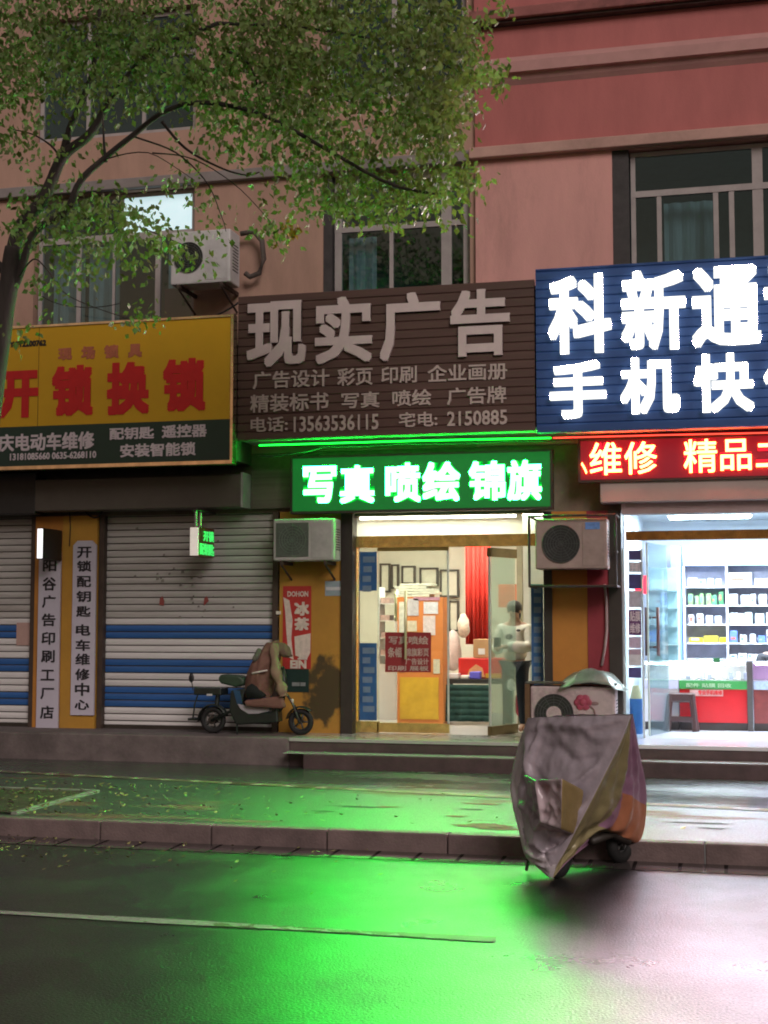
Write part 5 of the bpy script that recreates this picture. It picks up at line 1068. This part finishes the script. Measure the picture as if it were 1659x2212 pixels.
# ------------------------------------------------------------------ covered scooter on the road
SO = Vector((2.86, -6.42, 0)); SU = Vector((-.46, -.89, 0)).normalized(); SV = Vector((SU.y * -1, SU.x, 0)); SV = Vector((.89, -.46, 0)).normalized()
def S(u, v, z): return SO + SU * u + SV * v + Vector((0, 0, z))
def SP(px, py, u):
    d = _ray(px, py); p0 = SO + SU * u; t = (p0 - CAM).dot(SU) / d.dot(SU); return CAM + d * t
def uvz(p): q = p - SO; return q.dot(SU), q.dot(SV), q.z
scn = thing('scooter', 'small scooter with black wheels hidden under a grey cover on the road', 'scooter', (SO.x, SO.y, 0))
for u, R in ((-.02, .15), (-.86, .165)):
    c = S(u, 0, R); wh = MB().torus(c, SV, R - .045, .045, 32, 10).build('wheel', M_rubber, scn, smooth=True); b = MB().torus(c, SV, R - .085, .012, 28, 6)
    for k in range(6): a = k * math.pi / 3; b.tube([c, c + (SU * math.cos(a) + Vector((0, 0, 1)) * math.sin(a)) * (R - .08)], .012, 6)
    b.build('rim', mat('dull_alloy', (.12, .12, .12), .4, metal=.6), wh, smooth=True)
MB().tube([S(-.86, .07, .17), S(-.6, .09, .26), S(-.3, .1, .24)], .03, 8).build('swingarm', M_darkpost, scn, smooth=True)
MB().tube([S(.02, .0, .17), S(-.12, .03, .5), S(-.20, 0, .98)], .02, 8).build('fork', M_darkpost, scn, smooth=True)
MB().tube([S(-.22, -.26, 1.02), S(-.20, 0, .98), S(-.22, .26, 1.02)], .016, 8).build('handlebar', M_darkpost, scn, smooth=True)
MB().tube([S(-.16, 0, .30), S(-.62, 0, .28)], .10, 10, sq=.5).build('footboard', M_darkpost, scn, smooth=True)
MB().tube([S(-.55, 0, .62), S(-.9, 0, .66)], [.09, .11], 10).build('seat', M_black, scn, smooth=True)
b = MB(); b.tube([S(.0, -.10, .30), S(-.05, -.28, .10), S(-.05, -.30, .02)], .012, 6); b.build('kickstand', M_darkpost, scn)
Lc = [(1140, 1551, -.15), (1119, 1612, -.2), (1103, 1688, -.22), (1108, 1745, -.16), (1120, 1792, -.08), (1134, 1848, .02), (1163, 1876, .12), (1183, 1893, .18)]
Rc = [(1364, 1545, -.15), (1340, 1606, -.10), (1307, 1672, -.03), (1274, 1737, .04), (1246, 1790, .10), (1223, 1835, .14), (1203, 1869, .18), (1194, 1897, .20)]
Qc = [(1367, 1542, -.25), (1381, 1622, -.55), (1397, 1720, -.92), (1381, 1817, -.98), (1315, 1800, -.62), (1264, 1830, -.28), (1224, 1864, .02), (1195, 1897, .19)]
Lp, Rp, Qp = ([SP(*p) for p in c] for c in (Lc, Rc, Qc))
Hp = [S(u, -abs(v) if i < 4 else -abs(v) * .8, z) for i, (u, v, z) in enumerate(map(uvz, Qp))]
Hp = [Lp[0] + SU * -.1, Lp[1] + SU * -.35] + Hp[2:4] + [Lp[4] + SU * -.5, Lp[5] + SU * -.25, Lp[6] + SU * -.1, Lp[7] + SU * -.01]
Hp[4].z, Hp[5].z, Hp[6].z = max(Hp[4].z, .3), max(.2, Hp[5].z), Hp[6].z
def at(col, t):
    n = len(col) - 1; f = min(max(t * n, 0), n - 1e-6); i = int(f); f -= i
    p0, p1, p2, p3 = col[max(i - 1, 0)], col[i], col[i + 1], col[min(i + 2, n)]
    return .5 * ((2 * p1) + (p2 - p0) * f + (2 * p0 - 5 * p1 + 4 * p2 - p3) * f * f + (3 * p1 - p0 - 3 * p2 + p3) * f ** 3)
cvb = MB(); NT = 64
def crease(p, k=1.0): q = p * 5.0; return (abs(mnoise.noise(Vector((q.x * 1.2 + q.z * .9, q.y, q.z * .55)))) * .022 + abs(mnoise.noise(p * 9 + Vector((3, 1, 7)))) * .009 + mnoise.noise(p * 21) * .003) * k
def patch(ca, cb, ns, bulge, outw, mats_, tmax=1.0, k=1.0):
    g = {}
    for i in range(NT + 1):
        t = tmax * i / NT; a, c = at(ca, t), at(cb, t); wdt = (c - a).length
        for j in range(ns + 1):
            s = j / ns; p = a.lerp(c, s); f = math.sin(math.pi * s)
            p = p + outw(s, t) * (bulge(s, t) * f * min(1, wdt * 2.2) - crease(p, k) * min(1, f * 1.6) * min(1, wdt * 3)); g[i, j] = cvb.b.verts.new(p)
    for i in range(NT):
        for j in range(ns): cvb.mi = mats_((j + .5) / ns, (i + .5) / NT); cvb._f([g[i, j], g[i + 1, j], g[i + 1, j + 1], g[i, j + 1]])
Zv = Vector((0, 0, 1))
FOLDS = [(.04, .10, .42, .34, .030, .035), (.16, .02, .30, .30, .022, .022), (.20, .30, .80, .42, .028, -.045), (.45, .05, .95, .12, .02, .018), (.35, .16, .85, .22, .018, -.016), (.55, .40, .90, .26, .022, .03), (.70, .62, .98, .42, .022, .024), (.60, .74, .95, .58, .018, -.026), (.10, .44, .30, .40, .02, .02), (.04, .30, .14, .62, .02, -.03),
         (.05, .70, .60, .76, .014, .022), (.08, .76, .66, .81, .013, -.018), (.06, .82, .70, .86, .012, .02), (.10, .87, .60, .93, .012, -.016), (.3, .66, .8, .72, .015, .016), (.02, .08, .97, .035, .012, .014)]
def folds(s, t):
    h = 0
    for s0, t0, s1, t1, w_, a in FOLDS:
        dx, dy = s1 - s0, t1 - t0; k = max(0, min(1, ((s - s0) * dx + (t - t0) * dy) / (dx * dx + dy * dy))); d = math.hypot(s - s0 - k * dx, t - t0 - k * dy + .018 * math.sin(k * 7))
        h += 2.5 * a * math.exp(-abs(d / w_) ** 1.15) * (.35 + .65 * math.sin(math.pi * min(1, max(0, k)) * .9 + .15))
    return h
patch(Lp, Rp, 64, lambda s, t: .05 + .05 * math.sin(math.pi * t) + folds(s, t) / max(.3, math.sin(math.pi * s)), lambda s, t: (SU * .95 + Zv * .1 - SV * .25 * (.5 - s)).normalized(), lambda s, t: 3 if t > .60 + .30 * s + .03 * math.sin(s * 19) else (3 if s < .12 + .02 * math.sin(t * 30) and t > .12 else 0), k=1.5)
patch(Rp, Qp, 48, lambda s, t: .012 + .022 * math.sin(s * 17 + t * 9) * (.3 + t) + .012 * math.sin(s * 31 - t * 14), lambda s, t: SV, lambda s, t: 1 if s < (.40 if t < .5 else .75) + .03 * math.sin(t * 25) else (4 if .31 < t < .60 and s > .5 else 2), k=1.25)
patch(Hp, Lp, 30, lambda s, t: .03, lambda s, t: -SV, lambda s, t: 0)
patch(Qp, Hp, 30, lambda s, t: .02, lambda s, t: (Zv * .7 - SU * .7), lambda s, t: 2 if t > .25 else 3, tmax=3 / 7)  # top strip takes the silver: shop light along it put into the colour
bmesh.ops.remove_doubles(cvb.b, verts=cvb.b.verts[:], dist=.002)
def cloth(n, c, **k): return mat(n, c, .34, metal=.1, var=.14, scale=5, bump=.7, bscale=13, **k)
cv = cvb.build('scooter_cover', [cloth('mauve_grey_cover', (.38, .33, .37)), cloth('khaki_cover_panel', (.30, .25, .125)), cloth('purple_pink_cover_panel', (.36, .19, .29)), cloth('silver_lit_cover_panel', (.60, .55, .58)), cloth('orange_cover_panel', (.50, .19, .10))], smooth=True)
tag(cv, 'creased mauve grey rain cover with khaki, purple and orange side panels draped over the scooter', 'scooter cover')
# front basket pushing the cover out, wrapped in crinkled sheet
fr_ = [SP(1153, 1686, .20), SP(1214, 1680, .30), SP(1211, 1792, .32), SP(1166, 1775, .22)]; bk_ = [SP(1130, 1672, .0), SP(1262, 1706, .04), SP(1246, 1806, .06), SP(1148, 1806, .04)]
b = MB(); N_ = 18
def face(a, c, d, e, mi, amp):
    b.mi = mi; g = {}
    for i in range(N_ + 1):
        for j in range(N_ + 1):
            u, v = i / N_, j / N_; p = a.lerp(c, u).lerp(e.lerp(d, u), v); f = min(1, 6 * min(u, 1 - u, v, 1 - v)); p = p - SU * ((abs(mnoise.noise(p * 11)) + .5 * abs(mnoise.noise(p * 23))) * amp * f); g[i, j] = b.b.verts.new(p)
    for i in range(N_):
        for j in range(N_): b._f([g[i, j], g[i + 1, j], g[i + 1, j + 1], g[i, j + 1]])
face(fr_[0], fr_[1], fr_[2], fr_[3], 0, .15); face(fr_[1], bk_[1], bk_[2], fr_[2], 1, .03); face(bk_[0], bk_[1], fr_[1], fr_[0], 2, .06); face(bk_[0], fr_[0], fr_[3], bk_[3], 2, .08); face(fr_[3], fr_[2], bk_[2], bk_[3], 0, .08)
bmesh.ops.remove_doubles(b.b, verts=b.b.verts[:], dist=.001)
b.build('basket_bulge', [mat('crinkled_pink_grey_sheet', (.62, .50, .54), .20, var=.2, scale=9), cloth('khaki_yellow_sheet', (.28, .20, .08)), MATS['mauve_grey_cover']], cv, smooth=True)
bb_ = cv.children[0]; sm_ = bb_.modifiers.new('soften', 'SMOOTH'); sm_.factor = .6; sm_.iterations = 4

# ------------------------------------------------------------------ people in the shops
M_skin = mat('skin', (.52, .32, .23), .55, var=.06, scale=9)
M_hair = mat('black_hair', (.012, .010, .010), .45, var=.3, scale=40, stretch=(6, 6, 1))
def person(loc, rz, label, top_m, leg_m, sit=False, hold=True):
    t = thing('person', label, 'person', loc, rz=rz); dz = -.40 if sit else 0
    V = [(0, 0, .86), (0, 0, 1.0), (0, .005, 1.18), (0, .01, 1.34), (0, -.005, 1.41), (0, -.03, 1.475), (0, -.035, 1.545)]; r = [(.13, .10), (.12, .09), (.14, .10), (.075, .06), (.048, .05), (.07, .085), (.062, .078)]
    Eg = [(i, i + 1) for i in range(6)]
    def add(p, rad, par): V.append(p); r.append(rad); Eg.append((par, len(V) - 1)); return len(V) - 1
    arms, hips = [], []
    for s in (-1, 1):
        sh = add((s * .165, .01, 1.29), .055, 3); el = add((s * .225, -.03, 1.04), .042, sh); wr = add((-.07 + s * .055, -.25, 1.03 + .02 * s), .030, el); pm = add((-.075 + s * .03, -.315, 1.045), (.034, .020), wr); arms.append((sh, el, wr, pm))
        for k, ln in enumerate((.060, .070, .066, .052)):
            b0 = Vector(V[pm]) + Vector(((k - 1.5) * .019, -.035, .004)); a = add(tuple(b0), .0095, pm); c = add(tuple(b0 + Vector((-s * .010, -ln * .55, -.012))), .0085, a); add(tuple(b0 + Vector((-s * .028, -ln * .62, -.034))), .0075, c)
        th = add(tuple(Vector(V[pm]) + Vector((-s * .030, -.005, .016))), .0105, pm); add(tuple(Vector(V[th]) + Vector((-s * .012, -.036, .014))), .0085, th)
        hp = add((s * .085, 0, .80), .088, 0)
        if sit: kn = add((s * .11, -.42, .84), .062, hp); an = add((s * .11, -.42, .46), .042, kn); add((s * .115, -.55, .43), .034, an)
        else: kn = add((s * .095, -.015, .45), .060, hp); an = add((s * .095, .02, .075), .042, kn); add((s * .105, -.12, .035), .033, an)
        hips.append((hp, kn, an))
    V = [(x, y, z + dz) for x, y, z in V]
    body = skin('body', M_skin, V, Eg, r, t)
    g = .022
    def sub(name, m_, idx, grow, root=0, ends=()):
        mp = {k: i for i, k in enumerate(idx)}; ed = [(mp[a], mp[c]) for a, c in Eg if a in mp and c in mp]
        return skin(name, m_, [V[k] for k in idx], ed, [tuple(x + grow for x in (r[k] if isinstance(r[k], tuple) else (r[k], r[k]))) for k in idx], t)
    sw = sub('sweater', top_m, [0, 1, 2, 3] + [q for a in arms for q in a[:3]], .040)
    sub('trousers', leg_m, [0] + [q for h in hips for q in h], .014)
    hd = Vector(V[5]); b = MB(); b.ball(hd + Vector((0, .018, .055)), (.094, .108, .092), 20, 14); b.tube([hd + Vector((0, .075, .04)), hd + Vector((0, .095, -.05)), hd + Vector((0, .085, -.12))], [.06, .05, .03], 10)
    for v in b.b.verts: v.co += Vector((1, 1, 0)) * mnoise.noise(v.co * 30) * .006
    b.build('hair', M_hair, t, smooth=True, local=True)
    for s in (-1, 1):
        MB().ball(hd + Vector((s * .029, -.078, .022)), (.012, .008, .006), 10, 6).build('eye', M_black, t, smooth=True, local=True)
        MB().ball(hd + Vector((s * .076, .0, .012)), (.012, .020, .030), 10, 6).build('ear', M_skin, t, smooth=True, local=True)
    MB().ball(hd + Vector((0, -.092, -.002)), (.011, .014, .022), 10, 6).build('nose', M_skin, t, smooth=True, local=True)
    MB().ball(hd + Vector((0, -.082, -.036)), (.022, .008, .006), 10, 6).build('mouth', mat('lips', (.40, .14, .12), .5), t, smooth=True, local=True)
    return t, V, arms
pc = W(1113, 1400, .70)
M_cream = mat('cream_knit', (.84, .81, .72), .85, var=.10, scale=20, bump=.6, bscale=60)
pt_, Vp, ar = person(Vector((pc.x, .70, .48)), R_(-14), 'person in a cream sweater and dark trousers standing behind the open glass door', M_cream, mat('dark_navy_trousers', (.012, .018, .03), .8))
b = MB(); b.ball((.10, -.135, 1.25), (.03, .012, .016), 10, 6); b.ball((-.02, -.145, 1.17), (.05, .012, .035), 10, 6); b.ball((.08, -.135, 1.10), (.018, .012, .018), 10, 6); b.build('sweater_print', mat('dark_grey_print', (.09, .08, .07), .7), pt_, smooth=True, local=True)
q = pt_.location + Matrix.Rotation(R_(-14), 3, 'Z') @ Vector((-.08, -.37, 1.065)); tag(MB().box(q.x - .045, q.x + .045, q.y - .01, q.y + .002, q.z - .02, q.z + .10).build('phone_in_hand', M_black, bevel=.005), 'black phone held by the person in the cream sweater', 'phone')
pc = W(1674, 1400, 2.75)
s2_ = copy_tree(st); s2_.location = Vector((pc.x, 2.80, .486)); tag(s2_, 'dark brown plastic stool behind the phone shop counters', 'stool')
person(Vector((pc.x, 2.80, .486)), R_(10), 'person with black hair seated behind the counters at the right edge', mat('black_jacket', (.02, .02, .024), .7), mat('dark_navy_trousers', (.012, .018, .03)), sit=True)
